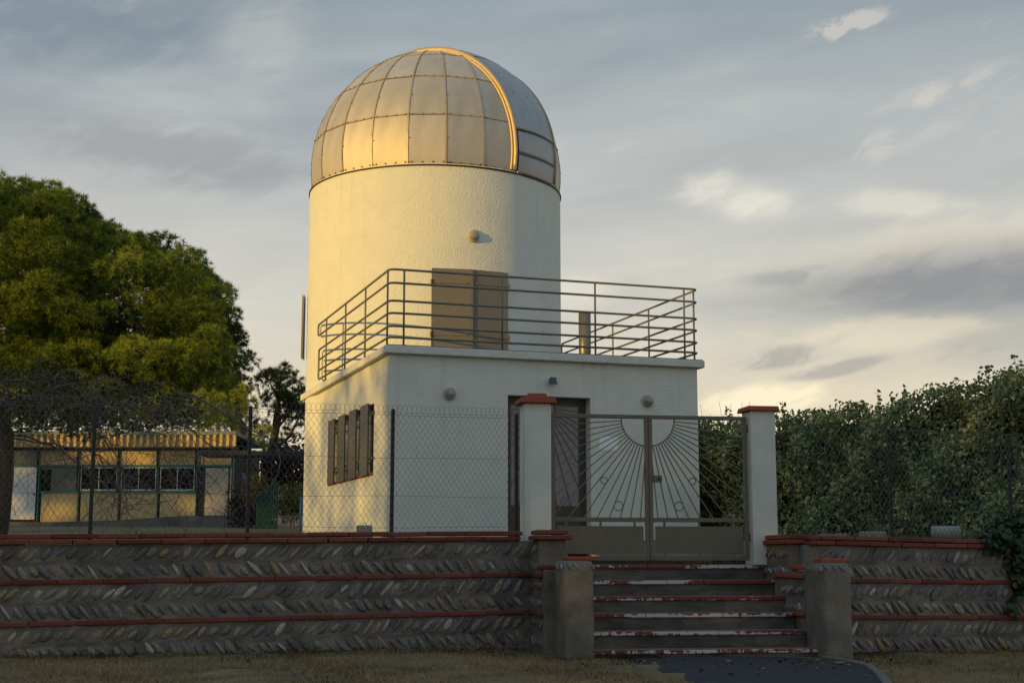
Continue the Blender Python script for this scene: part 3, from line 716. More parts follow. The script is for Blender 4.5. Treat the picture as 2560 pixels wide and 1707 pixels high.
# ================================================================== THE OBSERVATORY
ZS, TH, WD, LEN, OV = 3.331, .125, 5.483, 7.135, .10
TC = Vector((-1.586, 29.0)); TR = 2.586; ZT = 7.485      # tower axis, radius, height of the dome's edge
bl = thing('observatory', BF.P(WD/2, LEN/2, .3), 'cream plastered observatory with a round tower, metal dome and roof terrace', 'observatory')
ZB0 = .05                                     # foot of the walls, below the terrace earth
def wall_grid(fr_p, w, z0, z1, openings, depth):
    """wall face with recessed openings; fr_p(u, d, z) gives points, d = depth inwards"""
    us = sorted({0, w, *[o[0] for o in openings], *[o[1] for o in openings]}); zs = sorted({z0, z1, *[o[2] for o in openings], *[o[3] for o in openings]})
    m = MB()
    for i in range(len(us)-1):
        for j in range(len(zs)-1):
            cu, cz = (us[i]+us[i+1])/2, (zs[j]+zs[j+1])/2
            if any(o[0] < cu < o[1] and o[2] < cz < o[3] for o in openings): continue
            m.add([fr_p(us[i], 0, zs[j]), fr_p(us[i+1], 0, zs[j]), fr_p(us[i+1], 0, zs[j+1]), fr_p(us[i], 0, zs[j+1])], [(0, 1, 2, 3)])
    for (a, b, c, d) in openings:
        q = [(a, c), (b, c), (b, d), (a, d)]
        for k in range(4):
            (x0, y0), (x1, y1) = q[k], q[(k+1) % 4]
            m.add([fr_p(x0, 0, y0), fr_p(x1, 0, y1), fr_p(x1, depth, y1), fr_p(x0, depth, y0)], [(0, 1, 2, 3)])
    return m
ZW = ZS-TH
dl = BF.hit_v(1269.5, 1150, OV).x; dr = BF.hit_v(1477, 1150, OV).x; dz = BF.hit_v(1380, 991, OV).z
front = wall_grid(lambda u, d, z: BF.P(OV+u, OV+d, z), WD-2*OV, ZB0, ZW, [(dl-OV, dr-OV, ZB0+.02, dz)], .24)
wl0 = BF.hit_u(822, 1120, OV).y; wl1 = BF.hit_u(934, 1120, OV).y; wz1 = BF.hit_u(925, 1012, OV).z; wz0 = BF.hit_u(925, 1184, OV).z
front.build('front_wall', 'plaster', bl)
wa, wb = min(wl0, wl1), max(wl0, wl1)
side = wall_grid(lambda u, d, z: BF.P(OV+d, LEN-OV-u, z), LEN-2*OV, ZB0, ZW, [(LEN-OV-wb, LEN-OV-wa, wz0, wz1)], .17)
side.build('side_wall', 'plaster', bl)
m = MB(); m.add([BF.P(WD-OV, OV, ZB0), BF.P(WD-OV, LEN-OV, ZB0), BF.P(WD-OV, LEN-OV, ZW), BF.P(WD-OV, OV, ZW), BF.P(OV, LEN-OV, ZB0), BF.P(OV, LEN-OV, ZW)], [(0, 1, 2, 3), (1, 4, 5, 2)]); m.build('rear_wall', 'plaster', bl)
m = MB(); m.box(BF, 0, WD, 0, LEN, ZS-TH+.002, ZS); m.build('roof_slab', 'slab_plaster', bl, bev=.012)
m = MB(); m.box(BF, .03, WD-.03, .012, LEN-.05, ZS+.001, ZS+.014); m.build('roof_membrane', 'blue_membrane', bl)

# side window: four planks over a recess, brick sill, straps
def side_window():
    w = MB(); w.box(BF, OV+.15, OV+.165, wa, wb, wz0, wz1); wo = w.build('window', 'pale_glass', bl)
    m = MB(); m.box(BF, OV-.012, OV+.15, wa+.005, wb-.005, wz0-.035, wz0+.012); m.build('sill', 'brick_red', wo)
    tops = [(819, 828), (843, 860), (870.5, 889), (898, 919)]; bots = [(817, 831.5), (841, 858), (868, 886), (896.5, 917)]
    px = [(819, 834), (844, 860), (870.5, 888), (899, 918)]
    for (p0, p1) in px:
        v0 = BF.hit_u(p0, 1110, OV-.05).y; v1 = BF.hit_u(p1, 1110, OV-.05).y; a, b = min(v0, v1), max(v0, v1)
        n = 3; pl = None
        for k in range(n):     # each leaf is a board with grooves
            q0 = a+(b-a)*k/n; q1 = a+(b-a)*(k+1)/n; mm = MB(); mm.box(BF, OV-.05, OV-.022, q0+.004, q1-.004, wz0-.02, wz1+.02)
            mm.build('shutter_board', 'door_olive', wo, bev=.003)
    for z in (wz1-.16, wz0+.24):
        m = MB(); m.box(BF, OV-.0215, OV-.006, wa-.05, wb+.02, z-.02, z+.02); m.build('strap', 'hinge_dark', wo)
side_window()
# front door: glazed double door with a sunburst grille
def front_door():
    d0 = OV+.20; z0 = ZB0+.02
    zp = BF.hit_v(1400, 1264, d0).z; uc = (dl+dr)/2
    f = MB(); w = .075
    f.box(BF, dl, dl+w, d0, d0+.05, z0, dz); f.box(BF, dr-w, dr, d0, d0+.05, z0, dz); f.box(BF, dl+w, dr-w, d0, d0+.05, dz-w*.9, dz)
    fo = f.build('front_door', 'door_olive', bl, bev=.004)
    for s in (-1, 1):
        a, b = (dl+w, uc-.004) if s < 0 else (uc+.004, dr-w)
        m = MB(); m.box(BF, a, b, d0+.012, d0+.04, z0, zp); m.build('kick_panel', 'door_olive', fo, bev=.003)
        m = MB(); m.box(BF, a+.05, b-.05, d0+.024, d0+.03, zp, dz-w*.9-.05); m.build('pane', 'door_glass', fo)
        for (x0, x1) in ((a, a+.05), (b-.05, b)):
            m = MB(); m.box(BF, x0, x1, d0+.010, d0+.042, zp+.001, dz-w*.9-.001); m.build('stile', 'door_olive', fo, bev=.003)
        m = MB(); m.box(BF, a+.05, b-.05, d0+.011, d0+.041, dz-w*.9-.05, dz-w*.9-.001); m.build('top_rail', 'door_olive', fo, bev=.003)
        r = .17; cz = BF.hit_v(1370, 1018, d0).z; cu = uc; zt = dz-w*.9-.05; zb = zp
        m = MB(); m.tube([BF.P(cu+s*r*math.sin(x), d0+.018, cz-r*math.cos(x)) for x in np.linspace(.32, math.pi*.88, 17)], .006, 5); m.build('sun_arc', 'door_olive', fo, smooth=True)
        for i in range(18):
            th = R_(7+8.6*i); du, dzz = math.sin(th), -math.cos(th)
            lim = (abs((b-.05 if s > 0 else a+.05)-cu))/du
            if dzz < 0: lim = min(lim, (cz-zb)/(-dzz))
            elif dzz > 0: lim = min(lim, (zt-cz)/dzz)
            st = max(r, .054/du)
            if lim < st+.02: continue
            m = MB(); m.bar(BF.P(cu+s*du*st, d0+.018, cz+dzz*st), BF.P(cu+s*du*lim, d0+.018, cz+dzz*lim), .010, .008); m.build('ray_bar', 'door_olive', fo)
    m = MB(); p = BF.P(uc+.05, d0+.005, zp+.35); m.tube([p+Vector((0, 0, .0)), p-BF.b*.05, p-BF.b*.05+BF.a*.09], .009, 6); m.build('handle', 'hinge_dark', fo)
front_door()

# tower
def cyl(c, r, z0, z1, n=128):
    m = MB()
    for z in (z0, z1):
        for i in range(n):
            a = 2*math.pi*i/n; m.v.append((c.x+r*math.cos(a), c.y+r*math.sin(a), z))
    for i in range(n): j = (i+1) % n; m.f.append((i, j, n+j, n+i))
    return m
cyl(TC, TR, HC+.2, HC+ZT).build('tower_wall', 'plaster', bl, smooth=True)
AZ = lambda deg: Vector((math.sin(R_(deg)), -math.cos(R_(deg)), 0))     # bearing on the tower: 0 = towards -Y, + to the right
TC3 = Vector((TC.x, TC.y, 0))
def tower_door():
    zt = None; c = 18.4
    p = TC3+AZ(c)*TR; D = p.y; zt = zpix(674, D); zb = HC+ZS+.01
    for s, half in ((-1, 16.6), (1, 16.9)):
        a0, a1 = c, c+s*half; r = TR+.034
        P0, P1 = TC3+AZ(a0)*r, TC3+AZ(a1)*r; nn = AZ((a0+a1)/2)
        P0 = P0 + (P1-P0).normalized()*.003
        m = MB(); q = [P0, P1, P1-nn*.03, P0-nn*.03]
        if s < 0: q = [P1, P0, P0-nn*.03, P1-nn*.03]
        m.hexa([Vector((x.x, x.y, zb)) for x in q]+[Vector((x.x, x.y, zt)) for x in q]); lf = m.build('terrace_door', 'door_tan', bl, bev=.003)
        lf['label'] = 'left leaf of the tan metal door on the terrace' if s < 0 else 'right leaf of the tan metal door on the terrace'
        for z in (zt-.27, zt-.27-.99):
            A, B = P0.lerp(P1, .08)+nn*.008, P0.lerp(P1, .97)+nn*.008; A.z = B.z = z
            mm = MB(); mm.bar(A, B, .014, .032); mm.build('strap', 'door_tan', lf)
            E = P1+nn*.012; E.z = z; mm = MB(); mm.lathe(E-Vector((0, 0, .05)), (0, 0, 1), [(.022, 0), (.022, .10)], 8); mm.build('hinge', 'hinge_dark', lf)
        if s > 0:   # cover strip between the leaves
            mm = MB(); A = TC3+AZ(c)*(r+.012); B = Vector(A); A.z = zb; B.z = zt-.02; mm.bar(A, B, .05, .02, up=AZ(c)); mm.build('cover_strip', 'door_tan', lf)
tower_door()
# shutter of a window seen edge-on at the tower's left
m = MB(); za, zb_ = zpix(905, 29), zpix(747, 29)
for k in (0, 1):
    o = TC3+AZ(-87+2*k)*(TR+.035+.03*k); d = AZ(3); m = MB(); o2 = o+d*.0
    m.hexa([Vector((x.x, x.y, z)) for z in (za, zb_) for x in (o2-AZ(-90)*(-.012)-d*.0, o2+d*.42-AZ(-90)*(-.012), o2+d*.42+AZ(-90)*.012, o2+AZ(-90)*.012)]); m.build('side_shutter', 'white_paint', bl)

# dome ------------------------------------------------------------
DC = Vector((TC.x, TC.y, HC+ZT+.42)); NR = 22; DA = 360/NR; A0 = 4.5+3.1
PH = [-9.3, 12.9, 34.5, 56.5, 90]
def sph(az, ph, r): return DC + AZ(az)*(r*math.cos(R_(ph))) + Vector((0, 0, r*math.sin(R_(ph))))
SD = 53.9; SDv = AZ(SD); SPv = AZ(SD-90); HWS = .64     # the slit: bearing, side direction, half width
mm = MB(); nn = 44; rings = np.linspace(-9.3, 88, 22)
for ph in rings:
    for i in range(nn): mm.v.append(tuple(sph(i*360/nn, ph, TR-.03)))
for j in range(len(rings)-1):
    for i in range(nn): k = (i+1) % nn; mm.f.append((j*nn+i, j*nn+k, (j+1)*nn+k, (j+1)*nn+i))
dome = mm.build('dome', 'dark_gap', bl, smooth=True)
def in_slit(p, margin=0.0):
    d = p-DC; return abs(d.dot(SPv)) < HWS+margin and d.dot(SDv) > -.9
for row in range(4):
    p0, p1 = PH[row], PH[row+1]
    if row == 3: p1 = 86
    # one shared panel, turned into place
    m = MB(); ns = 8; ga = .45/math.cos(R_(max(0, p0)))
    def loc(az, ph, rr): return Vector((math.sin(R_(az))*rr*math.cos(R_(ph)), -math.cos(R_(az))*rr*math.cos(R_(ph)), rr*math.sin(R_(ph))))
    phs = [p0+.35+(p1-p0-.7)*j/ns for j in range(ns+1)]; azs = (-DA/2+ga*.5, DA/2-ga*.5)
    for ph in phs:
        for az in azs: m.v.append(tuple(loc(az, ph, TR)))
    for j in range(ns): m.f.append((2*j, 2*j+1, 2*j+3, 2*j+2))
    rim = [loc(azs[0], ph, TR) for ph in phs]+[loc(azs[1], ph, TR) for ph in phs[::-1]]; n0 = len(m.v); K = len(rim)
    for p in rim: m.v.append(tuple(p))
    for p in rim: m.v.append(tuple(p*((TR-.025)/TR)))
    for j in range(K): m.f.append((n0+j, n0+(j+1) % K, n0+K+(j+1) % K, n0+K+j))
    me = m.mesh('panel'); me.materials.append(MATS['dome_metal'])
    me.polygons.foreach_set('use_smooth', [i < ns for i in range(len(me.polygons))])
    for k in range(NR):
        az = A0+DA*(k+.5); c = sph(az, (p0+p1)/2, TR)
        if in_slit(c, -.30): continue
        o = bpy.data.objects.new('panel', me); COL.objects.link(o); o.parent = dome; o.location = DC; o.rotation_euler = (random.uniform(-.004, .004), random.uniform(-.004, .004), R_(az))
# meridian ribs and ring straps
def strip(az0, ph0, az1, ph1, half_az=None, half_ph=None, r0=0, r1=.02, n=10):
    pass
RF = TR*math.cos(R_(DA/2))
for k in range(NR):
    az = A0+DA*k; m = MB(); n = 14; prev = None; P = []
    for j in range(n+1):
        ph = -9.3+(84+9.3)*j/n
        P.append(sph(az, ph, TR+.004))
    pts = []
    ok = True
    tang = AZ(az+90)
    seg = []
    for j, p in enumerate(P):
        if in_slit(p, .05): break
        seg.append(p)
    if len(seg) < 3: continue
    for j, p in enumerate(seg):
        nrm = (p-DC).normalized(); w = .030
        for (a, b) in ((-.034, -.004), (-.034, .008), (.004, .012), (.004, .0)):
            m.v.append(tuple(p+tang*a+nrm*b))
    for j in range(len(seg)-1):
        for q in range(4): m.f.append((j*4+q, j*4+(q+1) % 4, (j+1)*4+(q+1) % 4, (j+1)*4+q))
    m.f.append((0, 1, 2, 3)); m.build('rib', 'rib_metal', dome)
    for row in range(1, 4):      # strap pieces along the seams, between this rib and the next
        ph = PH[row]; a, b = sph(az, ph, TR), sph(az+DA, ph, TR)
        if in_slit((a+b)/2, .02): continue
        c0, c1 = a.lerp(b, .02), a.lerp(b, .98); n_ = ((a+b)/2-DC).normalized()
        mm = MB(); mm.bar(c0+n_*.004, c1+n_*.004, .030 if True else 0, .014, up=n_); mm.build('seam_strap', 'rib_metal', dome)
def bolts():
    m = MB()
    for k in range(NR):
        for row in range(0, 4):
            ph = PH[row]+(.9 if row == 0 else 0)
            a, b = sph(A0+DA*k, ph, TR+.012), sph(A0+DA*(k+1), ph, TR+.012)
            for q in (.0, .09, .36, .64, .91):
                p = a.lerp(b, q)
                if in_slit(p, .06): continue
                n_ = (p-DC).normalized(); m.lathe(p-n_*.004, n_, [(.020, 0), (.014, .018)], 6)
        for ph in (2, 23, 45):
            p = sph(A0+DA*k+.5, ph, TR+.012)
            if not in_slit(p, .06): n_ = (p-DC).normalized(); m.lathe(p-n_*.004, n_, [(.015, 0), (.010, .014)], 6)
    o = m.build('bolts', 'rust_strip', dome); o['kind'] = 'stuff'
bolts()
# edge ring under the dome
m = MB(); n = 96
for (r, z) in ((TR*.992, -.428), (TR+.022, -.445), (TR+.022, -.47), (TR-.06, -.475)):
    for i in range(n): a = 2*math.pi*i/n; m.v.append((DC.x+r*math.cos(a), DC.y+r*math.sin(a), DC.z+z))
for j in range(3):
    for i in range(n): k = (i+1) % n; m.f.append((j*n+i, j*n+k, (j+1)*n+k, (j+1)*n+i))
m.build('edge_ring', 'hinge_dark', dome, smooth=True)
# slit shutter: outer band over the slit, arch frames at both sides, lower hatch
def band_pt(be, w, r): return DC + (SDv*math.cos(R_(be))+Vector((0, 0, 1))*math.sin(R_(be)))*math.sqrt(max(.01, r*r-w*w)) + SPv*w
def band(be0, be1, w0, w1, r, th, name, m_, n=24, nw=6):
    m = MB()
    for sd_ in (0, 1):
        for i in range(n+1):
            for j in range(nw+1): m.v.append(tuple(band_pt(be0+(be1-be0)*i/n, w0+(w1-w0)*j/nw, r-th*sd_)))
    K = (n+1)*(nw+1)
    for i in range(n):
        for j in range(nw):
            a = i*(nw+1)+j; m.f.append((a+1, a, a+nw+1, a+nw+2)); m.f.append((K+a, K+a+1, K+a+nw+2, K+a+nw+1))
    for i in range(n):
        for j in (0, nw):
            a = i*(nw+1)+j; q = (a, a+nw+1, K+a+nw+1, K+a); m.f.append(q if j else q[::-1])
    for i in (0, n):
        for j in range(nw):
            a = i*(nw+1)+j; q = (a, a+1, K+a+1, K+a); m.f.append(q[::-1] if i else q)
    o = m.build(name, m_, dome, smooth=False)
    me = o.data; me.polygons.foreach_set('use_smooth', [p.area > .005 for p in me.polygons]); return o
band(9.6, 56, -.66, .655, TR+.062, .014, 'shutter', 'shutter_metal')
band(56.3, 122, -.66, .655, TR+.066, .014, 'shutter', 'shutter_metal')
band(55.8, 56.4, -.664, .66, TR+.066, .03, 'shutter_seam', 'dark_gap', 2)
band(9.25, 9.55, -.70, .645, TR+.060, .04, 'shutter_seam', 'dark_gap', 2)
band(-1.75, 9.2, -.70, .60, TR+.056, .014, 'hatch', 'shutter_metal', 5)
band(-10.6, -1.85, -.71, .60, TR+.058, .014, 'hatch', 'shutter_metal', 5)
for w0, w1 in ((.665, .695), (-.695, -.665)):
    band(-9.0, 150, w0, w1, TR+.085, .11, 'arch_frame', 'arch_metal', 48, 1)
    s = 1 if w0 > 0 else -1
    band(-9.0, 150, w0+.032 if s > 0 else w0-.03, w1+.03 if s > 0 else w1-.032, TR+.020, .03, 'arch_flange', 'arch_metal', 48, 1)
def shutter_rivets():
    m = MB()
    for be in np.arange(16, 120, 13):
        for w in (-.42, 0, .42):
            p = band_pt(be, w, TR+(.065 if be < 56 else .075)); n_ = (p-DC).normalized(); m.lathe(p-n_*.014, n_, [(.011, 0), (.008, .017)], 6)
    o = m.build('rivets', 'hinge_dark', dome); o['kind'] = 'stuff'
shutter_rivets()

# roof railing ----------------------------------------------------
def railing():
    i_ = .075; zr = [1.216, 1.0, .716, .52, .314, .137]; rr = .019
    # ends from the photograph
    vL = BF.hit_u(796, 818, i_).y; vR = BF.hit_u(1407, 857, WD-i_).y
    vR = min(max(vR, 3.5), 7.0); vL = min(vL, 5.72)
    m = MB(); ro = None
    def path_at(z, vl, vr):
        c = .10; pts = [BF.P(i_, vl, ZS+z), BF.P(i_, i_+c, ZS+z)]
        for k in range(1, 6): a = math.pi/2*k/6; pts.append(BF.P(i_+c-c*math.cos(a), i_+c-c*math.sin(a), ZS+z))
        pts += [BF.P(i_+c, i_, ZS+z), BF.P(WD-i_-c, i_, ZS+z)]
        for k in range(1, 6): a = math.pi/2*k/6; pts.append(BF.P(WD-i_-c+c*math.sin(a), i_+c-c*math.cos(a), ZS+z))
        pts += [BF.P(WD-i_, i_+c, ZS+z), BF.P(WD-i_, vr, ZS+z)]
        return pts
    vl2 = vL-.10
    base = MB()
    for k in range(4): base.box(BF, i_-.03, i_+.03, 1.0+1.2*k, 1.06+1.2*k, ZS+.012, ZS+.02)
    ro = base.build('railing', 'rail_paint', bl)
    for k, z in enumerate(zr):
        mm = MB(); mm.tube(path_at(z, (vL if k < 2 else vl2), vR), rr, 8); mm.build('rail', 'rail_paint', ro, smooth=True)
    for (z0, z1, v, u, sgn) in ((zr[0], zr[1], vL, i_, 1), (zr[2], zr[5], vl2, i_, 1), (zr[0], zr[1], vR, WD-i_, 1), (zr[2], zr[5], vR, WD-i_, 1)):
        c = .07; pts = [BF.P(u, v, ZS+z0)]
        for k in range(1, 5): a = math.pi/2*k/4; pts.append(BF.P(u, v+c*math.sin(a), ZS+z0-c+c*math.cos(a)))
        for k in range(0, 4): a = math.pi/2*k/4; pts.append(BF.P(u, v+c*math.cos(a), ZS+z1+c-c*math.sin(a)))
        pts.append(BF.P(u, v, ZS+z1)); mm = MB(); mm.tube(pts, rr, 8); mm.build('end_bend', 'rail_paint', ro, smooth=True)
    def post_(u, v):
        mm = MB(); mm.tube([BF.P(u, v, ZS+.013), BF.P(u, v, ZS+1.22)], .016, 8); po = mm.build('post', 'rail_paint', ro, smooth=True)
        mm = MB(); mm.lathe(BF.P(u, v, ZS+.0145), (0, 0, 1), [(.045, 0), (.045, .008)], 12); mm.build('foot_plate', 'rail_paint', po)
    for px, py in ((815, 880), (863, 850), (913, 810)): post_(i_, BF.hit_u(px, py, i_).y)
    post_(i_, i_+.13)
    for px, py in ((1010, 760), (1256, 780), (1488, 800), (1711, 820)): post_(BF.hit_v(px, py, i_).x, i_)
    post_(WD-i_, i_+.16)
    for px, py in ((1622, 830), (1532, 850)): post_(WD-i_, BF.hit_u(px, py, WD-i_).y)
railing()
def flue():
    p = at(1462, 850, 27.4); ztop = zpix(783, 27.4); m = MB()
    m.lathe((p.x, p.y, HC+ZS+.013), (0, 0, 1), [(.118, 0), (.118, ztop-HC-ZS-.013)], 28); m.build('flue', 'steel_flue', bl, smooth=True, bev=.0)
flue()

# wall lamps, floodlight, notice
def lamp(p, n, r, label):
    t = thing('wall_lamp', p, label, 'lamp', 'round bulkhead wall lamps')
    m = MB(); m.lathe(p-n*.005, n, [(r, 0), (r*1.03, .02), (r*1.0, .045), (r*.84, .052)], 28); m.build('rim', 'lamp_rim', t, smooth=True)
    m = MB(); m.lathe(p+n*.05, n, [(r*.80, -.012), (r*.80, .012), (r*.70, .034), (r*.46, .050), (r*.12, .057)], 24); m.build('lens', 'lamp_glass', t, smooth=True)
# on the tower
a_l = 0
for it in range(1):
    d = ray(1183, 590); o = Vector((0, 0, HC)); A = d.x**2+d.y**2; B_ = 2*(d.x*(o.x-TC.x)+d.y*(o.y-TC.y)); C_ = (o.x-TC.x)**2+(o.y-TC.y)**2-TR**2
    k = (-B_-math.sqrt(B_*B_-4*A*C_))/(2*A); p = o+d*k; n = Vector((p.x-TC.x, p.y-TC.y, 0)).normalized()
    lamp(p, n, .122, 'round white bulkhead lamp on the sunlit tower wall')
for px, py, lb in ((1124, 984, 'round bulkhead lamp on the front wall left of the glazed door'), (1618, 1002, 'round bulkhead lamp on the front wall above the right half of the gate')):
    q = BF.hit_v(px, py, OV); lamp(BF.P(q.x, OV, q.z), -BF.b, .102, lb)
def flood():
    q = BF.hit_v(1377, 953, OV); p = BF.P(q.x, OV, q.z); t = thing('floodlight', p, 'small dark floodlight above the glazed front door', 'floodlight')
    m = MB(); m.box(BF, q.x-.03, q.x+.03, OV-.06, OV-.001, q.z-.03, q.z+.03); m.build('bracket', 'hinge_dark', t)
    P = BF.P; u = q.x; z = q.z; m = MB()
    m.hexa([P(u-.06, OV-.16, z-.07), P(u+.06, OV-.16, z-.07), P(u+.055, OV-.062, z-.03), P(u-.055, OV-.062, z-.03), P(u-.042, OV-.14, z+.05), P(u+.042, OV-.14, z+.05), P(u+.04, OV-.061, z+.055), P(u-.04, OV-.061, z+.055)])
    m.build('housing', 'floodlight', t, bev=.006)
flood()
def notice():
    a = BF.hit_v(1498, 1090, OV); b = BF.hit_v(1545, 1126, OV); p = BF.P((a.x+b.x)/2, OV-.004, b.z)
    m = MB(); m.hexa([BF.P(a.x, OV-.006, b.z), BF.P(b.x, OV-.006, b.z-.005), BF.P(b.x, OV-.002, b.z-.005), BF.P(a.x, OV-.002, b.z), BF.P(a.x+.005, OV-.006, a.z), BF.P(b.x+.003, OV-.006, a.z-.008), BF.P(b.x+.003, OV-.002, a.z-.008), BF.P(a.x+.005, OV-.002, a.z)])
    setp(m.build('paper_notice', 'paper'), 'white paper notice stuck on the front wall behind the gate', 'notice')
notice()

# ================================================================== FENCES
def chain_link(fr, ua, ub, off, zb, zt, slope, name, label, posts, m_wire, scallop, wire_r=.0015, du=.058, dv=.087):
    p = fr.P((ua+ub)/2, off, zb); t = thing('chain_link_fence', p, label, 'fence', 'chain link fences on the garden walls')
    P = lambda u, z: fr.P(u, off+.012*math.sin(u*2.3)*(z-zb), z+slope*u)
    m = MB(); H = zt-zb; run = H/dv*du      # sideways travel of one diagonal wire over the full height
    n = int((ub-ua+run)/du)
    for sgn in (1, -1):
        for k in range(n+1):
            u0 = ua-run+k*du if sgn > 0 else ua+k*du
            # clip to [ua, ub]
            pts = []
            for q in np.linspace(0, 1, 9):
                u = u0+sgn*run*q; z = zb+H*q
                if ua <= u <= ub: pts.append(P(u+random.uniform(-.003, .003), z+random.uniform(-.002, .002))+fr.b*(.002*sgn))
            if len(pts) > 1: m.tube(pts, wire_r, 3, cap=False)
    if scallop:
        u = ua; w = .062
        while u < ub-.05:
            m.tube([P(u+w*(.5-.5*math.cos(x))*1.0+0, zt+.012+.062*math.sin(x)) for x in np.linspace(0, math.pi, 8)], wire_r, 3, cap=False); u += .05
    o = m.build('wire_mesh', m_wire, t); o['kind'] = 'stuff'
    hs = [zb+.01, zb+.06, zb+.55*H*.55, zb+.62*H, zt-.03, zt] if scallop else [zb+.03, zb+.68*H, zt-.012, zt]
    for z in hs:
        pts = [P(u, z+.006*math.sin(u*3.1+z*9)) for u in np.arange(ua, ub+.01, .25)]; mm = MB(); mm.tube(pts, wire_r*1.15, 4, cap=False); mm.build('line_wire', m_wire, t)
    for (u, zt_, mm_, w) in posts:
        mm = MB(); a = fr.P(u, off+.03, zb-.25+slope*u); b = fr.P(u, off+.03, zt_+slope*u); mm.bar(a, b, w, w, up=fr.b)
        mm.build('post', mm_, t, bev=.003)
def uL(px, py, off): return WL.hit_v(px, py, off).x
offL = .10
zt_ = WL.hit_v(985, 1028, offL).z
chain_link(WL, -8.2, -.085, offL, .30, zt_-.0, .006, 'l', 'tall dark green chain link fence with looped top on the left wall',
           [(uL(231, 1200, offL), zt_-.03, 'post_dark', .036), (uL(623, 1200, offL), zt_+.02, 'post_dark', .036), (uL(982, 1200, offL), zt_+.035, 'post_dark', .036), (-.085, WL.hit_v(1300, 1035, offL).z, 'post_rust', .034), (uL(-170, 1200, offL), zt_, 'post_dark', .036)], 'wire_grey', True)
offR = .12
zt2 = WR.hit_v(2230, 1068, offR).z
chain_link(WR, -.02, 4.3, offR, .25, zt2, -.012, 'r', 'dark green chain link fence in front of the variegated hedge on the right wall',
           [(WR.hit_v(2229, 1200, offR).x, zt2-.0, 'post_dark', .034), (WR.hit_v(2528, 1200, offR).x, zt2-.01, 'post_dark', .034)], 'wire_green', False, .0026)

# ================================================================== RIGHT SIDE: hedge, ivy, loose concrete
def hedge():
    A, B = Vector((2.6, 25.5, 0)), Vector((8.8, 16.6, 0))
    t = thing('hedge', (A+B)/2+Vector((0, 0, 1.1)), 'tall untrimmed hedge with cream edged leaves behind the right fence', 'hedge')
    d = (B-A).normalized(); nrm = Vector((-d.y, d.x, 0)); 
    if nrm.y > 0: nrm = -nrm      # faces the viewer
    L_ = (B-A).length
    def top(s): return HC+float(np.interp(s, [0, .05, .28, .52, .69, 1], [2.46, 2.46, 2.34, 2.46, 2.70, 2.95]))+.05*math.sin(s*23+1)+.05*math.sin(s*51)+.03*math.sin(s*97)
    n = 50000; s = rng.uniform(0, 1, n); h = rng.uniform(0, 1, n)**.75
    tz = np.array([top(x) for x in s]); z = 1.05+h*(tz-1.05)
    bulge = .14*np.sin(s*17+z*2.1)+.13*np.sin(s*41-z*4.3)+.10*np.sin(s*77+z*7.7)
    dep = bulge+rng.exponential(.10, n)*-1 + rng.normal(0, .05, n); dep -= np.clip((h-.85)/.15, 0, 1)**2*rng.uniform(0, .9, n)
    P = np.array(A)[None]+np.array(d)[None]*(s*L_)[:, None]+np.array(nrm)[None]*(dep)[:, None]; P[:, 2] = z
    N_ = np.array(nrm)[None]*1.0+rng.normal(0, .55, (n, 3))+np.array([0, 0, .55])
    clump = .5+.5*np.sin(s*61+z*5.1)*np.sin(z*6.3-s*33)
    var = (rng.uniform(0, 1, n) < .78+.25*(clump-.5))
    tone = rng.uniform(0, .42, n); rim = np.where(var, rng.uniform(.30, .62, n), rng.uniform(0, .1, n))
    parts = [leaves(P, N_, rng.uniform(.045, .085, n), tone, .52, rim, fold=.3)]
    # shoots sticking out of the top
    st = MB()
    for k in range(38):
        sx = random.random(); b = A+d*(sx*L_)-nrm*random.uniform(-.1, .35); b.z = top(sx)-.12; hh = random.uniform(.08, .28)*(1 if random.random() < .75 else 1.6); lean = Vector((random.uniform(-.12, .12), random.uniform(-.1, .1), 0))
        tip = b+Vector((0, 0, hh))+lean; st.tube([b, b.lerp(tip, .5)+lean*.15, tip], .004, 3)
        m_ = random.randint(6, 14); q = np.linspace(.1, 1, m_)[:, None]; PP = np.array(b)[None]*(1-q)+np.array(tip)[None]*q+rng.normal(0, .028, (m_, 3))
        parts.append(leaves(PP, rng.normal(0, 1, (m_, 3))+np.array([0, -.6, .4]), rng.uniform(.05, .09, m_), rng.uniform(0, .4, m_), .52, rng.uniform(0, .4, m_)))
    for k in range(16): # bare stems
        sx = random.uniform(.02, .25); b = A+d*(sx*L_); b.z = top(sx)-.1; st.tube([b, b+Vector((random.uniform(-.08, .08), 0, random.uniform(.2, .42)))], .003, 3)
    V, T, tn = merge(parts); obj('foliage', tri_mesh('foliage', V, T, tn), 'hedge_leaf', t)['kind'] = 'stuff'
    for k in range(60):
        sx = random.random(); b = A+d*(sx*L_)-nrm*random.uniform(.15, .5); b.z = 1.0; st.tube([b, b+Vector((random.uniform(-.2, .2), random.uniform(-.1, .1), 1.2)), b+Vector((random.uniform(-.4, .4), random.uniform(-.2, .2), 2.1))], [.018, .012, .006], 4)
    st.build('stems', 'twig', t)['kind'] = 'stuff'
    # inner mass of large dark leaves keeps the hedge closed
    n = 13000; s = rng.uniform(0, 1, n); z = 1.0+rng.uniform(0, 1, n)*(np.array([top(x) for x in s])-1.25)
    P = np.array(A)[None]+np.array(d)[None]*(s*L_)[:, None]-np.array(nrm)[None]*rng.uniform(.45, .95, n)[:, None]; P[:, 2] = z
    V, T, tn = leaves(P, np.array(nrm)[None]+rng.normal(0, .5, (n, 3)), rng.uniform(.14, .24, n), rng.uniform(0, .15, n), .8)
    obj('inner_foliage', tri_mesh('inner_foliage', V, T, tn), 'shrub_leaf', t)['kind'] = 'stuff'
hedge()
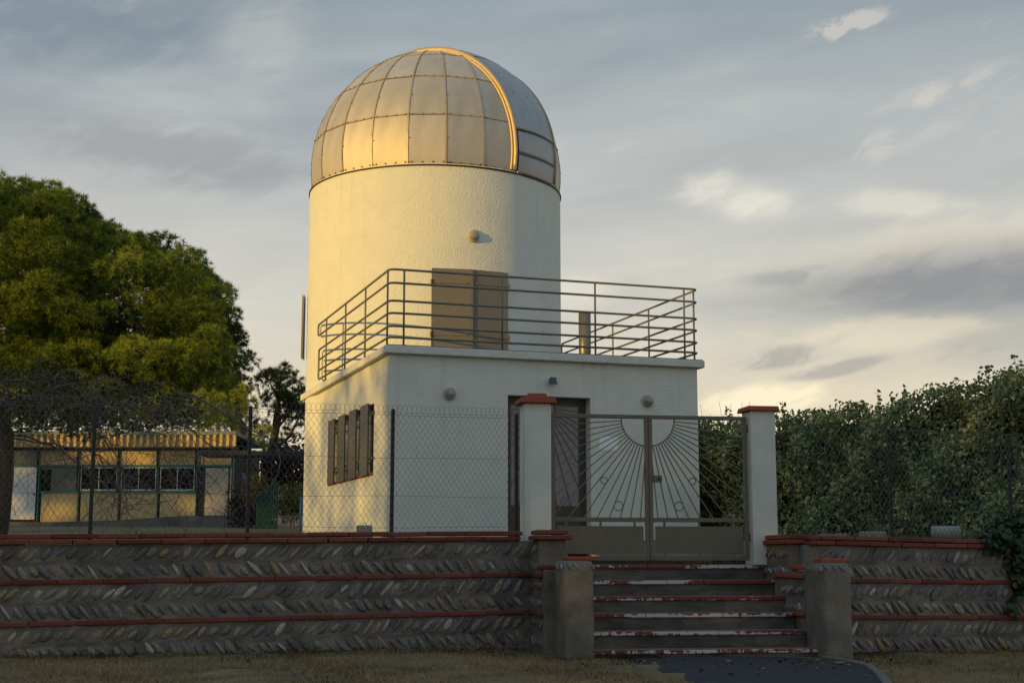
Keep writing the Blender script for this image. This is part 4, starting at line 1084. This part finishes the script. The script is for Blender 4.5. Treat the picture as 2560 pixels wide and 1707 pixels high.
def ivy():
    p = WR.P(2.95, -.05, -.9); t = thing('ivy_plant', p, 'dark ivy hanging over the far right end of the stone wall', 'ivy')
    parts = []; st = MB()
    for k in range(34):
        u = random.uniform(2.72, 3.6) if k > 5 else random.uniform(2.4, 2.75); z0 = .26+random.uniform(-.02, .12); ln = random.uniform(.15, .95)*(.25 if u < 2.6 else 1)
        pts = [WR.P(u, .1, z0), WR.P(u, -.07, z0-.01)]
        for q in range(1, 7): pts.append(WR.P(u+random.uniform(-.05, .05)*q*.6, -.06-random.uniform(0, .05), z0-ln*q/6))
        st.tube(pts, .004, 3)
        m_ = int(30+ln*110); idx = rng.uniform(0, len(pts)-1.001, m_); P = np.array([tuple(pts[int(i)].lerp(pts[int(i)+1], i-int(i))) for i in idx])+rng.normal(0, .035, (m_, 3))
        tone = rng.uniform(0, .6, m_); tone[rng.uniform(0, 1, m_) < .03] = 1.0
        parts.append(leaves(P, np.array(-WR.b)[None]+rng.normal(0, .5, (m_, 3))+np.array([0, 0, .3]), rng.uniform(.05, .09, m_), tone, .95))
    m_ = 900; u = rng.uniform(2.5, 3.9, m_); z = .28+rng.uniform(0, .30, m_)*np.clip((u-2.3)/.7, .2, 1); P = np.array([tuple(WR.P(a, b, c)) for a, b, c in zip(u, rng.uniform(-.1, .3, m_), z)])
    parts.append(leaves(P, rng.normal(0, .6, (m_, 3))+np.array([0, -.6, .6]), rng.uniform(.05, .09, m_), rng.uniform(0, .7, m_), .95))
    V, T, tn = merge(parts); obj('leaves', tri_mesh('leaves', V, T, tn), 'ivy_leaf', t)['kind'] = 'stuff'; st.build('stems', 'twig', t)
ivy()
def loose_things():
    # concrete drum lying on its side
    c = at(2366, 1333, 16.2); ax = Vector((.93, -.36, 0)).normalized(); r = .085
    t = thing('concrete_drum', (c.x, c.y, c.z-r), 'grey concrete drum lying on its side behind the right wall coping', 'drum')
    m = MB(); m.lathe(c-ax*.16, ax, [(r*.93, 0), (r, .015), (r, .30), (r*.93, .315)], 24); b = m.build('body', 'pale_concrete', t, smooth=False)
    m = MB(); m.lathe(c+ax*.155, ax, [(.022, 0), (.018, .012)], 10); m.build('centre_plug', 'concrete', b)
    Q = Frame(*at(2181, 1330, 16.0)[:2], YB, HC); z = at(2181, 1328, 16.0).z-HC
    m = MB(); m.box(Q, -.12, .12, -.1, .1, z-.22, z); setp(m.build('concrete_block', 'pale_concrete', bev=.012), 'grey rectangular concrete block behind the coping of the right wall', 'block')
    Q = Frame(*at(2080, 1335, 16.2)[:2], YB, HC); z = at(2080, 1334, 16.2).z-HC
    m = MB(); P = Q.P; m.hexa([P(-.28, -.15, z-.2), P(.3, -.15, z-.2), P(.3, .15, z-.2), P(-.28, .15, z-.2), P(-.2, -.13, z), P(.14, -.12, z+.004), P(.2, .12, z), P(-.22, .12, z-.02)]); setp(m.build('concrete_rubble', 'concrete', bev=.02), 'flat lump of broken concrete beside the right gate pillar', 'rubble')
    # weight with a lifting loop, in front of the building's left part
    c = at(911, 1319, 18.0); r = .10; t = thing('concrete_weight', (c.x, c.y, c.z-.12), 'round pale concrete weight with a wire lifting loop below the side wall', 'weight')
    m = MB(); m.lathe((c.x, c.y, c.z-.12), (0, 0, 1), [(r, 0), (r, .135), (r*.92, .152)], 24); m.build('body', 'pale_concrete', t)
    m = MB(); m.tube([(c.x-.02, c.y, c.z+.03), (c.x-.02, c.y, c.z+.055), (c.x, c.y, c.z+.066), (c.x+.02, c.y, c.z+.055), (c.x+.02, c.y, c.z+.03)], .004, 5); m.build('lifting_loop', 'hinge_dark', t)
loose_things()

# ================================================================== LEFT BACKGROUND: prefab classroom, canopy, bank
DP = 56.0
def cp(x, y): return x*.33163, 900+y*.33163          # enlarged-crop coordinates -> photograph pixels
PF = Frame(0, DP, 0, 0)
def pbox(m, x0, x1, y0, y1, d0, d1, D=DP):
    a = at(*cp(x0, y1), D); b = at(*cp(x1, y0), D); m.box(Frame(0, D, 0, 0), a.x, b.x, d0, d1, a.z, b.z); return m
def prefab():
    o = at(*cp(900, 1290), DP); t = thing('prefab_classroom', o, 'low cream prefab classroom with teal posts and ribbed yellow fascia behind the fence', 'building')
    m = MB(); pbox(m, -420, 1755, 660, 1235, .10, 6.0); m.build('core', 'dark_gap', t)
    bays = [(-330, -20), (-20, 290), (290, 590), (590, 895), (895, 1190), (1190, 1480), (1480, 1755)]
    bot = lambda x: 1222 if x < 300 else np.interp(x, [300, 600, 900, 1190, 1480, 1760], [1218, 1212, 1205, 1185, 1168, 1168])
    for i, (a, b) in enumerate(bays):
        m = MB(); pbox(m, a+10, b-10, 676, 792, .03, .09); m.build('upper_panel', 'pale_glass' if i in (1,) else 'yellow_panel', t)
        if i in (1, 6): continue
        yb = bot((a+b)/2); m = MB(); p0 = at(*cp(a+10, bot(a)+6), DP); p1 = at(*cp(b-10, bot(b)+6), DP); z1 = at(*cp(0, 996), DP).z
        F = PF.P; m.hexa([F(p0.x, .03, p0.z), F(p1.x, .03, p1.z), F(p1.x, .09, p1.z), F(p0.x, .09, p0.z), F(p0.x, .03, z1), F(p1.x, .03, z1), F(p1.x, .09, z1), F(p0.x, .09, z1)]); m.build('lower_panel', 'yellow_panel', t)
        # window
        m = MB(); pbox(m, a+12, b-12, 806, 986, .06, .07); w = m.build('window', 'dark_glass' if i != 2 else 'pale_glass', t)
        if i == 2: 
            mm = MB(); pbox(mm, a+14, a+95, 822, 984, .05, .058); mm.build('pane', 'dark_glass', w)
            continue
        for (x0, x1, y0, y1) in ((a+12, a+24, 806, 984), (b-24, b-12, 806, 984), (a+24, b-24, 806, 813), (a+24, b-24, 972, 984), ((a+b)/2-6, (a+b)/2+6, 813, 972)):
            mm = MB(); pbox(mm, x0, x1, y0, y1, .035, .058); mm.build('window_frame', 'white_paint', w)
    for x in (-20, 290, 590, 895, 1190, 1480, 1755):
        m = MB(); pbox(m, x-11, x+11, 672, bot(x)+10, -.03, .10); m.build('post', 'teal_paint', t)
    for (a, b) in bays:
        for (y0, y1) in ((788, 803),) if (a, b) in (bays[1], bays[6]) else ((788, 803), (984, 998)):
            m = MB(); pbox(m, a+11, b-11, y0, y1, -.01, .095); m.build('rail', 'teal_paint', t)
    for (x0, x1, y0, y1) in ((60, 276, 806, 1200), (1538, 1722, 812, 1172)):
        m = MB(); pbox(m, x0, x1, y0, y1, .02, .088); d = m.build('door', 'white_door' if x0 < 1000 else 'warm_lit_door', t)
        mm = MB(); pbox(mm, x1-24, x1-14, 1000, 1012, -.03, .019); mm.build('handle', 'hinge_dark', d)
    m = MB(); pbox(m, 1724, 1746, 806, 1170, .03, .088); m.build('door_jamb', 'yellow_panel', t)
    # fascia with ribs
    m = MB(); pbox(m, -420, 1795, 572, 664, -.55, -.50); f = m.build('fascia', 'fascia_yellow', t)
    x = -400
    while x < 1780:
        mm = MB(); pbox(mm, x, x+24, 574, 661, -.66, -.551); mm.build('fascia_rib', 'fascia_yellow', f); x += 49.5
    mm = MB(); pbox(mm, 1780, 1795, 573, 663, -.62, -.551); mm.build('fascia_rib', 'fascia_yellow', f)
    m = MB(); pbox(m, -420, 1802, 546, 574, -.68, 6.2); m.build('roof_edge', 'roof_edge', t)
    m = MB(); pbox(m, -420, 1790, 660, 668, -.5, .1); m.build('soffit', 'plinth', t)
    # plinth, higher towards the right
    m = MB(); F = PF.P
    xs = [-420, 230, 620, 900, 1190, 1480, 1500, 1770]; yt = [1206, 1222, 1216, 1206, 1186, 1170, 1180, 1180]
    pts = [at(*cp(x, y), DP) for x, y in zip(xs, yt)]; zb = at(*cp(0, 1335), DP).z
    for i in range(len(xs)-1):
        a, b = pts[i], pts[i+1]; m.hexa([F(a.x, -.25, zb), F(b.x, -.25, zb), F(b.x, 5, zb), F(a.x, 5, zb), F(a.x, -.25, a.z), F(b.x, -.25, b.z), F(b.x, 5, b.z), F(a.x, 5, a.z)])
    m.build('plinth', 'plinth', t)
prefab()
def canopy():
    D = 50.0; o = at(*cp(1900, 1290), D); t = thing('walkway_canopy', o, 'dark flat walkway canopy on thin posts right of the prefab classroom', 'canopy')
    m = MB(); a = at(*cp(1492, 712), D); b = at(*cp(2420, 684), D); fr = Frame(0, D, 0, 0); m.box(fr, a.x, b.x, 0, 1.8, a.z, b.z); m.build('roof', 'navy_paint', t)
    x = 1500
    while x < 2400:
        mm = MB(); q0 = at(*cp(x, 684), D); q1 = at(*cp(x+22, 676), D); mm.box(fr, q0.x, q1.x, 0, 1.8, q0.z+.001, q1.z); mm.build('roof_rib', 'navy_paint', t); x += 80
    for x, w, m_, yb in ((1493, 13, 'navy_paint', 1275), (1518, 12, 'navy_paint', 1275), (2034, 10, 'navy_paint', 1290), (2300, 10, 'navy_paint', 1290)):
        mm = MB(); p = at(*cp(x, yb), D); q = at(*cp(x+w, 712), D); mm.box(fr, p.x, q.x, .1, .1+(q.x-p.x), p.z-.4, q.z-.001); mm.build('post', m_, t)
canopy()
def far_bits():
    D = 52.0
    p = at(*cp(1838, 900), D); t = thing('blue_sign', at(*cp(1838, 1280), D), 'small blue information sign with white lines on a post', 'sign')
    fr = Frame(0, D, 0, 0); a = at(*cp(1816, 905), D); b = at(*cp(1864, 838), D)
    m = MB(); m.box(fr, a.x, b.x, -.02, .02, a.z, b.z); m.build('board', 'blue_sign', t)
    for k, (x0, x1) in enumerate(((1822, 1850), (1822, 1858), (1830, 1858), (1830, 1856))):
        y = 850+13*k; q0 = at(*cp(x0, y+4), D); q1 = at(*cp(x1, y), D); mm = MB(); mm.box(fr, q0.x, q1.x, -.026, -.0205, q0.z, q1.z); mm.build('sign_line', 'white_paint', t)
    mm = MB(); mm.tube([at(*cp(1840, 1290), D)+Vector((0, .03, 0)), at(*cp(1840, 850), D)+Vector((0, .03, 0))], .04, 8); mm.build('sign_post', 'navy_paint', t)
    # green wind screen panel
    D = 44.0; fr = Frame(0, D, R_(12), 0); a = at(*cp(1925, 1262), D); b = at(*cp(2098, 1000), D); c = at(*cp(2060, 905), D)
    t = thing('green_screen', (a.x+.5, D, a.z-.3), 'dark green slatted screen with a stepped top beyond the fence', 'screen')
    n = 9; 
    for k in range(n):
        x0 = a.x+(b.x-a.x)*k/n; x1 = a.x+(b.x-a.x)*(k+1)/n; zt = b.z if k < 5 else c.z; mm = MB(); mm.box(Frame(0, D, 0, 0), x0+.01, x1-.01, 0, .05, a.z-.5, zt-(.0 if k < 5 else .05*(k-7)**2)); mm.build('slat', 'green_screen', t)
    mm = MB(); mm.box(Frame(0, D, 0, 0), a.x, b.x, .051, .09, a.z+.1, a.z+.2); mm.build('rail', 'green_screen', t)
    # blue post beside the building
    D = 30.0; p0 = at(*cp(2262, 1185), D); p1 = at(*cp(2272, 1030), D); mm = MB(); mm.tube([p0-Vector((0, 0, .6)), p1], .03, 8); setp(mm.build('blue_post', 'blue_post'), 'slim blue post beside the left corner of the observatory', 'post')
    # mesh panel fence low down
    D = 40.0; t = thing('grille_fence', at(*cp(2180, 1290), D), 'low pale wire grille panel left of the observatory corner', 'fence')
    a = at(*cp(2092, 1290), D); b = at(*cp(2300, 1165), D); mm = MB()
    for x in np.arange(a.x, b.x, .055): mm.tube([(x, D, a.z-.3), (x, D, b.z)], .006, 3)
    for z in np.arange(a.z, b.z+.01, .2): mm.tube([(a.x, D-.01, z), (b.x, D-.01, z)], .008, 3)
    mm.build('grille', 'grille_grey', t)['kind'] = 'stuff'
    # rocky bank
    D0 = 74.0; o = at(660, 1250, D0); bm = MB(); nx, nz = 46, 14
    top_ = lambda x: np.interp(x, [560, 597, 630, 660, 690, 720, 770, 900], [1190, 1160, 1215, 1170, 1185, 1200, 1225, 1240])
    for j in range(nz+1):
        for i in range(nx+1):
            x = 540+360*i/nx; D = D0+5*j/nz; q = at(x, 1320+(top_(x)-1320)*j/nz, D); q += Vector((random.uniform(-.12, .12), random.uniform(-.35, .35), random.uniform(-.12, .12))); bm.v.append(tuple(q))
    for j in range(nz):
        for i in range(nx): a = j*(nx+1)+i; bm.f.append((a, a+1, a+nx+2, a+nx+1))
    setp(bm.build('rocky_bank', 'rock'), 'sunlit bank of broken ochre rock beyond the canopy', 'bank', kind='structure')
far_bits()

# ------------------------------------------------------------------ trees
def dpx(x, y): return x*2560/2352, y*2560/2352        # overview coordinates -> photograph pixels
def lobes_in(poly, n, r_m, D0, dD, inset=.75):
    poly = [dpx(*p) for p in poly]; xs = [p[0] for p in poly]; ys = [p[1] for p in poly]; out = []; rpx = FPX/D0*r_m*inset; tries = 0
    while len(out) < n and tries < 60000:
        tries += 1; x, y = random.uniform(min(xs), max(xs)), random.uniform(min(ys), max(ys))
        pts = np.array([(x, y)]+[(x+rpx*math.cos(a), y+rpx*math.sin(a)) for a in np.arange(0, 6.28, .7)])
        if in_poly(pts, poly).all():
            D = D0+random.uniform(-dD, dD); out.append((at(x, y, D), r_m*random.uniform(.7, 1.15)))
    return out
def pine(name, label, lobes, tuft_n, tuft_s, nb, width, m_, trunk, seed=0, up=.35, tone0=.15):
    base = Vector(trunk[0]); t = thing('pine_tree', base, label, 'tree', 'pine trees beyond the fence')
    Ps, Ns, Ts, Ss = [], [], [], []
    for c, r in lobes:
        n = int(tuft_n*r*r); d = unit(unit(rng.normal(size=(n*2, 3)))+np.array([0, -.25*up, up])); d = d[:n]
        rad = r*rng.uniform(.72, 1.05, (n, 1))*np.array([[1, 1, .82]])
        Ps.append(np.array(c)[None]+d*rad); Ns.append(d+np.array([0, 0, .5])); lob = random.uniform(-.25, .28) if c.y < 71 else -.5  # back lobes darkened: shadow between clumps put into the tone
        Ts.append(np.clip(tone0+lob+.50*(d[:, 2]*.5+.5)+rng.uniform(-.15, .2, n), 0, 1)); Ss.append(rng.uniform(.75, 1.2, n)*tuft_s)  # upward tufts lighter: light from above put into the tone
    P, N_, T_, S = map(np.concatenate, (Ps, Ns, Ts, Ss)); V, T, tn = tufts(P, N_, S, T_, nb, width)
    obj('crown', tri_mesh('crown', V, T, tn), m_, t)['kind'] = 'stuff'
    m = MB(); m.tube(trunk, [trunk_r(i, len(trunk)) for i in range(len(trunk))], 9); m.build('trunk', 'bark', t, smooth=True)
    b = MB()
    for c, r in lobes:
        if random.random() < .22:
            k = trunk[-1] if random.random() < .6 else trunk[-2]; a = Vector(k); mid = a.lerp(c, .5)+Vector((random.uniform(-.4, .4), random.uniform(-.4, .4), random.uniform(-.5, .1)))
            b.tube([a, mid, c], [.12, .07, .025], 5)
            for q in range(5): e = c+Vector((random.uniform(-1, 1), random.uniform(-1, 1), random.uniform(-.6, 1)))*r*.9; b.tube([c, e], [.025, .010], 3)
    b.build('limbs', 'bark', t)['kind'] = 'stuff'
def trunk_r(i, n): return .34*(1-.55*i/max(1, n-1))
poly1 = [(-140, 345), (-60, 370), (0, 384), (125, 420), (240, 462), (296, 515), (400, 532), (470, 575), (522, 645), (556, 720), (566, 800), (570, 880), (565, 960), (540, 1015), (-140, 1015)]
lb = lobes_in(poly1, 330, .95, 65, 5, .80) + lobes_in(poly1, 240, 1.15, 72.5, 1.0, 1.0)
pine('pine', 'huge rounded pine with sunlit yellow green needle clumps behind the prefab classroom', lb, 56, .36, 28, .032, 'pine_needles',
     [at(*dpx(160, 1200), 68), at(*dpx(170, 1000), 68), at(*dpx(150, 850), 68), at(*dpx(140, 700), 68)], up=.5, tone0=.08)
poly2 = [(410, 560), (440, 575), (490, 610), (520, 650), (552, 720), (560, 790), (590, 815), (592, 870), (580, 950), (600, 1000), (470, 1010), (430, 800)]
lb = lobes_in(poly2, 46, .85, 76, 2.5, .8)
pine('pine2', 'darker pine with finer foliage showing behind the right edge of the huge pine', lb, 70, .32, 30, .028, 'dark_needles',
     [at(*dpx(560, 1200), 76), at(*dpx(555, 1050), 76), at(*dpx(520, 900), 76), at(*dpx(500, 750), 76)], tone0=.2)
poly3 = [(590, 870), (600, 835), (625, 826), (660, 828), (690, 850), (715, 900), (720, 985), (690, 1000), (640, 960), (600, 960)]
lb = lobes_in(poly3, 22, .62, 66, 2, .75)
lb += [(at(*dpx(x, y), 66), r) for x, y, r in ((615, 1005, .5), (640, 1020, .45), (672, 1012, .5), (595, 985, .55), (690, 990, .4), (560, 975, .6), (655, 1000, .4))]
pine('pine3', 'small dark open pine left of the observatory tower', lb, 70, .30, 30, .026, 'dark_needles',
     [at(*dpx(603, 1190), 66), at(*dpx(610, 1110), 66), at(*dpx(622, 1040), 66), at(*dpx(640, 960), 66)], tone0=.05)
lb = [(at(*dpx(x, y), 58), r) for x, y, r in ((470, 930, .7), (500, 945, .7), (530, 930, .6), (455, 960, .7), (545, 960, .5), (515, 975, .6), (560, 905, .45), (572, 940, .45), (480, 985, .5), (598, 1000, .5), (592, 1025, .4))]
pine('pine4', 'young yellow green pine branches hanging over the right end of the prefab roof', lb, 75, .32, 32, .028, 'pine_needles',
     [at(*dpx(565, 1215), 60.5), at(*dpx(566, 1100), 60.5), at(*dpx(560, 1000), 60), at(*dpx(540, 950), 59)], tone0=.3)

def shrub(name, label, blobs, n, size, m_, cat='shrub', D=50, zb=None, up=.4):
    c0 = blobs[0][0]; t = thing(name, (c0.x, c0.y, min(b[0].z-b[1] for b in blobs)), label, cat)
    Ps, Ns, Tn = [], [], []
    for c, r in blobs:
        k = int(n*r*r); d = unit(rng.normal(size=(k, 3))); Ps.append(np.array(c)[None]+d*r*rng.uniform(.6, 1.05, (k, 1))); Ns.append(d+rng.normal(0, .4, (k, 3))+np.array([0, 0, up])); Tn.append(rng.uniform(0, .7, k)+.3*np.clip(d[:, 2], 0, 1))
    V, T, tn = leaves(np.concatenate(Ps), np.concatenate(Ns), rng.uniform(.7, 1.2, sum(map(len, Ps)))*size, np.concatenate(Tn)); obj('foliage', tri_mesh('foliage', V, T, tn), m_, t)['kind'] = 'stuff'
    st = MB()
    for c, r in blobs:
        for k in range(3): st.tube([(c.x+random.uniform(-.1, .1), c.y, c.z-r*1.3), (c.x+random.uniform(-r, r)*.6, c.y, c.z+r*.5)], .02, 4)
    st.build('stems', 'twig', t)['kind'] = 'stuff'
B = lambda x, y, D, r: (at(*cp(x, y), D), r)
shrub('purple_shrub', 'dark leafless looking shrub mass under the canopy near the tower', [B(2130, 780, 60, 1.0), B(2200, 760, 60, 1.1), B(2060, 810, 60, .8), B(2180, 850, 60, .9), B(2260, 820, 60, 1.0), B(2080, 740, 60, .8), B(2250, 900, 60, .7)], 420, .16, 'purple_leaf')
shrub('green_shrub', 'clipped green shrub above the low grille panel', [B(2150, 1040, 46, .45), B(2210, 1030, 46, .5), B(2250, 1060, 46, .45), B(2140, 1110, 46, .4), B(2210, 1110, 46, .5)], 1400, .09, 'bright_leaf')
shrub('yellow_shrub', 'small yellow green bush catching the sun beside the green screen', [B(1920, 930, 48, .42), B(1900, 1000, 48, .4), B(1940, 980, 48, .35)], 1500, .09, 'bright_leaf')
shrub('red_shrub', 'low dark reddish shrub right of the prefab classroom', [B(1810, 1000, 49, .5), B(1850, 1060, 49, .55), B(1800, 1120, 49, .5), B(1860, 1170, 49, .6), B(1800, 1220, 49, .55), B(1880, 1230, 49, .5), B(1900, 1130, 49, .45)], 1100, .10, 'purple_leaf')

# tangled leafless climber and shrub on the left fence
def tangle():
    base = at(20, 1325, 16.4); t = thing('tangled_tree', (base.x, base.y, 1.1), 'half bare tangled tree with twisting twigs spilling over the left fence', 'tree')
    tr = MB(); pts = [at(*dpx(-8, 1260), 16.4), at(*dpx(5, 1180), 16.4), at(*dpx(14, 1090), 16.4), at(*dpx(16, 1000), 16.4), at(*dpx(-10, 930), 16.3), at(*dpx(-30, 880), 16.3)]
    tr.tube(pts, [.10, .092, .085, .08, .07, .05], 10); tr.build('trunk', 'bark', t, smooth=True)
    tw = MB()
    def walk(p, d, n, step, r, curl, drop):
        pts = [p]
        ax = Vector((random.uniform(-1, 1), random.uniform(-1, 1), random.uniform(-1, 1))).normalized()
        for k in range(n):
            d = (Quaternion(ax, random.uniform(0, curl)) @ d + Vector((random.gauss(0, .16), random.gauss(0, .10), random.gauss(0, .16)-drop))).normalized()
            p = p+d*step
            if p.y < 15.0+.346*p.x+.02: p.y = 15.0+.346*p.x+.02; d.y = abs(d.y)
            if p.y > 17.3: d.y = -abs(d.y)
            top = zpix(np.interp(p.x, [-6, -3.6, -2.9, -2.2], [890, 950, 985, 1020])*1.02, p.y)
            if p.z > top-.12: d.z -= .35
            if p.x > -3.0: d.x -= .3*(p.x+3.0)/.3
            pts.append(p)
        tw.tube(pts, [max(.0022, r*(1-.75*i/n)) for i in range(n+1)], 4); return pts
    limbs = []
    for k in range(26):     # main limbs run right along the top of the fence
        s = Vector(pts[random.choice((3, 4, 4, 5))]) if k < 14 else at(*dpx(random.uniform(60, 420), random.uniform(900, 990)), random.uniform(15.4, 16.6))
        limbs.append(walk(s, Vector((random.uniform(.3, 1), random.uniform(-.15, .15), random.uniform(-.1, .4))), random.randint(16, 26), .11, random.uniform(.006, .015), .10, .012))
    for k in range(200):
        l = random.choice(limbs); s = random.choice(l[2:])
        walk(s, Vector((random.uniform(-1, 1), random.uniform(-.4, .3), random.uniform(-.8, .8))).normalized(), random.randint(9, 22), .055, random.uniform(.0028, .006), random.choice((.06, .16, .30)), random.uniform(-.01, .05))
    for k in range(75):    # long hanging strands in front of the prefab
        s = at(*dpx(random.uniform(-10, 430), random.uniform(960, 1090)), random.uniform(15.0, 16.2))
        walk(s, Vector((random.uniform(-1, 1), random.uniform(-.2, .2), random.uniform(-.9, .3))).normalized(), random.randint(14, 26), .055, random.uniform(.0025, .005), random.choice((.04, .12, .2)), .015)
    tw.build('twigs', 'twig', t, smooth=True)['kind'] = 'stuff'
    parts = []
    poly = [dpx(*p) for p in [(-60, 830), (60, 850), (140, 835), (230, 880), (330, 880), (430, 905), (470, 950), (420, 975), (330, 985), (250, 1005), (210, 1030), (120, 985), (-60, 1000)]]
    n = 8000; q = np.stack([rng.uniform(-70, 520, n), rng.uniform(890, 1160, n)], 1); q = q[in_poly(q, poly)]
    dens = np.sin(q[:, 0]*.031)*np.sin(q[:, 1]*.043+1)+rng.normal(0, .6, len(q)); q = q[dens > -.45]
    P = np.array([tuple(at(x, y, random.uniform(15.2, 16.9))) for x, y in q]); n = len(P)
    parts.append(leaves(P, rng.normal(0, .7, (n, 3))+np.array([0, -.4, .5]), rng.uniform(.03, .06, n), rng.uniform(0, 1, n), .6))
    V, T, tn = merge(parts); obj('leaves', tri_mesh('leaves', V, T, tn), 'shrub_leaf', t)['kind'] = 'stuff'
tangle()

# ================================================================== GRASS AND LITTER
def grass():
    n = 105000; x = rng.uniform(-6.2, 6.8, n); y = rng.uniform(10.2, 16.2, n)
    wl = 15.04+.346*x-.03; wr = 15.02+.342*(x-2.93)-.04
    g0 = np.array([(a-G.o.x)*G.a.x+(b-G.o.y)*G.a.y for a, b in zip(x, y)]); g1 = np.array([(a-G.o.x)*G.b.x+(b-G.o.y)*G.b.y for a, b in zip(x, y)])
    lim = np.where(g0 < -1.5, wl, np.where(g0 > 1.42, wr, 99))
    stairs = (g0 > -1.52) & (g0 < 1.42); lim = np.where(stairs, 15.7+(g0)*.16-1.78+np.where(g0 < -1.1, .2, 0), lim)
    ok = y < lim
    l, r = path_points(); poly = [(p.x, p.y) for p in l]+[(p.x, p.y) for p in r[::-1]]
    ok &= ~in_poly(np.stack([x, y], 1), poly)
    dw = lim-y
    patch = np.sin(x*1.9+y*.7)+np.sin(x*.8-y*2.3+1)+.6*np.sin(x*4.3+y*3.9)
    green = np.exp(-np.clip(dw, 0, 9)/.42)
    bare = (patch < -1.2) & (rng.uniform(0, 1, n) < .75); ok &= ~bare
    x, y, green, patch, dw = x[ok], y[ok], green[ok], patch[ok], dw[ok]; n = len(x)
    z = zground(x, y)-.004; h = rng.uniform(.014, .042, n)*(1+.35*np.sin(x*11)*np.sin(y*13+x))*(1+1.1*green*(rng.uniform(0, 1, n) < .35)); w = rng.uniform(.003, .006, n)
    a = rng.uniform(0, 6.28, n); lean = rng.normal(0, .020, (n, 2))
    dx, dy = np.cos(a)*w, np.sin(a)*w
    V = np.stack([np.stack([x-dx, y-dy, z], 1), np.stack([x+dx, y+dy, z], 1), np.stack([x+lean[:, 0], y+lean[:, 1], z+h], 1)], 1).reshape(-1, 3)
    tone = np.clip(.76+.14*patch+rng.normal(0, .18, n)-.62*green, 0, 1)
    o = obj('grass', tri_mesh('grass', V, np.arange(len(V)).reshape(-1, 3), np.repeat(tone, 3)), 'grass_blade'); setp(o, 'short dry straw coloured grass, greener along the walls', 'grass', kind='stuff')
    k = 420; x = rng.uniform(-5.6, 6.2, k); y = np.where(x < .2, 15.04+.346*x, np.where(x > 3.0, 15.02+.342*(x-2.93), 13.9))-.08-rng.exponential(.35, k)
    x[:70] = rng.uniform(1.0, 3.6, 70); y[:70] = rng.uniform(11.6, 14.0, 70)
    P = np.stack([x, y, zground(x, y)+np.where(np.arange(k) < 70, .036, .022)], 1); V, T, tn = leaves(P, rng.normal(0, .35, (k, 3))+np.array([0, 0, 1]), rng.uniform(.03, .065, k), rng.uniform(0, 1, k), .6)
    setp(obj('leaf_litter', tri_mesh('leaf_litter', V, T, tn), 'litter_leaf'), 'fallen brown leaves scattered on the lawn below the walls', 'leaves', kind='stuff')
grass()
def weeds():
    parts = []; n = 900; u = rng.uniform(-1.15, -.55, n); P = np.array([tuple(G.P(a, b, -HC)) for a, b in zip(u, -1.55-rng.exponential(.06, n))])
    x, y = P[:, 0], P[:, 1]; h = rng.uniform(.03, .10, n); a = rng.uniform(0, 6.28, n); ln = rng.normal(0, .03, (n, 2))
    V = np.stack([np.stack([x-.004*np.cos(a), y-.004*np.sin(a), 0*x], 1), np.stack([x+.004*np.cos(a), y+.004*np.sin(a), 0*x], 1), np.stack([x+ln[:, 0], y+ln[:, 1], h], 1)], 1).reshape(-1, 3)
    setp(obj('weed_tuft', tri_mesh('weed_tuft', V, np.arange(len(V)).reshape(-1, 3), np.repeat(rng.uniform(.05, .4, n), 3)), 'grass_blade'), 'green weeds growing along the foot of the lowest step', 'weeds', kind='stuff')
    # weeds under the gate and behind the right coping
    n = 1500; u = rng.uniform(-.3, .95, n); v = rng.uniform(.2, .6, n); P = np.array([tuple(G.P(a, b, -.03)) for a, b in zip(u, v)])
    q = rng.uniform(.4, 3.4, 1200); P2 = np.array([tuple(WR.P(a, b, .16)) for a, b in zip(q, rng.uniform(.35, .9, 1200))]); P = np.concatenate([P, P2]); n = len(P)
    x, y, z = P.T; h = np.where(np.arange(n) < 1500, rng.uniform(.02, .07, n), rng.uniform(.08, .22, n)); a = rng.uniform(0, 6.28, n); ln = rng.normal(0, .03, (n, 2))
    V = np.stack([np.stack([x-.004*np.cos(a), y-.004*np.sin(a), z], 1), np.stack([x+.004*np.cos(a), y+.004*np.sin(a), z], 1), np.stack([x+ln[:, 0], y+ln[:, 1], z+h], 1)], 1).reshape(-1, 3)
    setp(obj('terrace_grass', tri_mesh('terrace_grass', V, np.arange(len(V)).reshape(-1, 3), np.repeat(rng.uniform(.2, .8, n), 3)), 'grass_blade'), 'dry weeds under the gate and behind the right wall coping', 'grass', kind='stuff')
weeds()

# ================================================================== added unseen behind the viewer: leaf belt that keeps the low sun off the foreground
def shade_belt():
    Lx, Ly = math.sin(SUN_AZ), math.cos(SUN_AZ)        # towards the sun
    nx, ny = -Ly, Lx                                    # across the light
    S0 = 40.0
    def belt(t0, t1, h, n, size, asp=.9, rag=1.0):
        t = rng.uniform(t0, t1, n); hs = h+rag*(.5*np.sin(t*1.7)+.4*np.sin(t*3.9+1))
        z = rng.uniform(0, 1, n)*hs; q = S0+rng.uniform(-2.5, 2.5, n)
        return leaves(np.stack([nx*t+Lx*q, ny*t+Ly*q, z], 1), rng.normal(0, 1, (n, 3)), size*rng.uniform(.75, 1.25, n), rng.uniform(0, 1, n), asp)
    parts = [belt(-17.4, 45, 11.9, 36000, .50), belt(-18.2, -17.0, 11.8, 1300, .5),      # dense part, blocks the sun
             belt(-23.2, -18.1, 10.75, 3600, .20, rag=.25), belt(-26, -23.2, 9.8, 1900, .20, rag=.4),                                       # sparse part, thinned to let some sun onto the side wall
             belt(-95, -26, 12.9, 5600, 1.0)]
    V, T, tn = merge(parts)
    o = obj('shade_belt', tri_mesh('shade_belt', V, T, tn), 'shrub_leaf'); setp(o, 'unseen belt of leaves added behind the viewer to shade the foreground from the low sun', 'shade_belt', kind='stuff')
shade_belt()
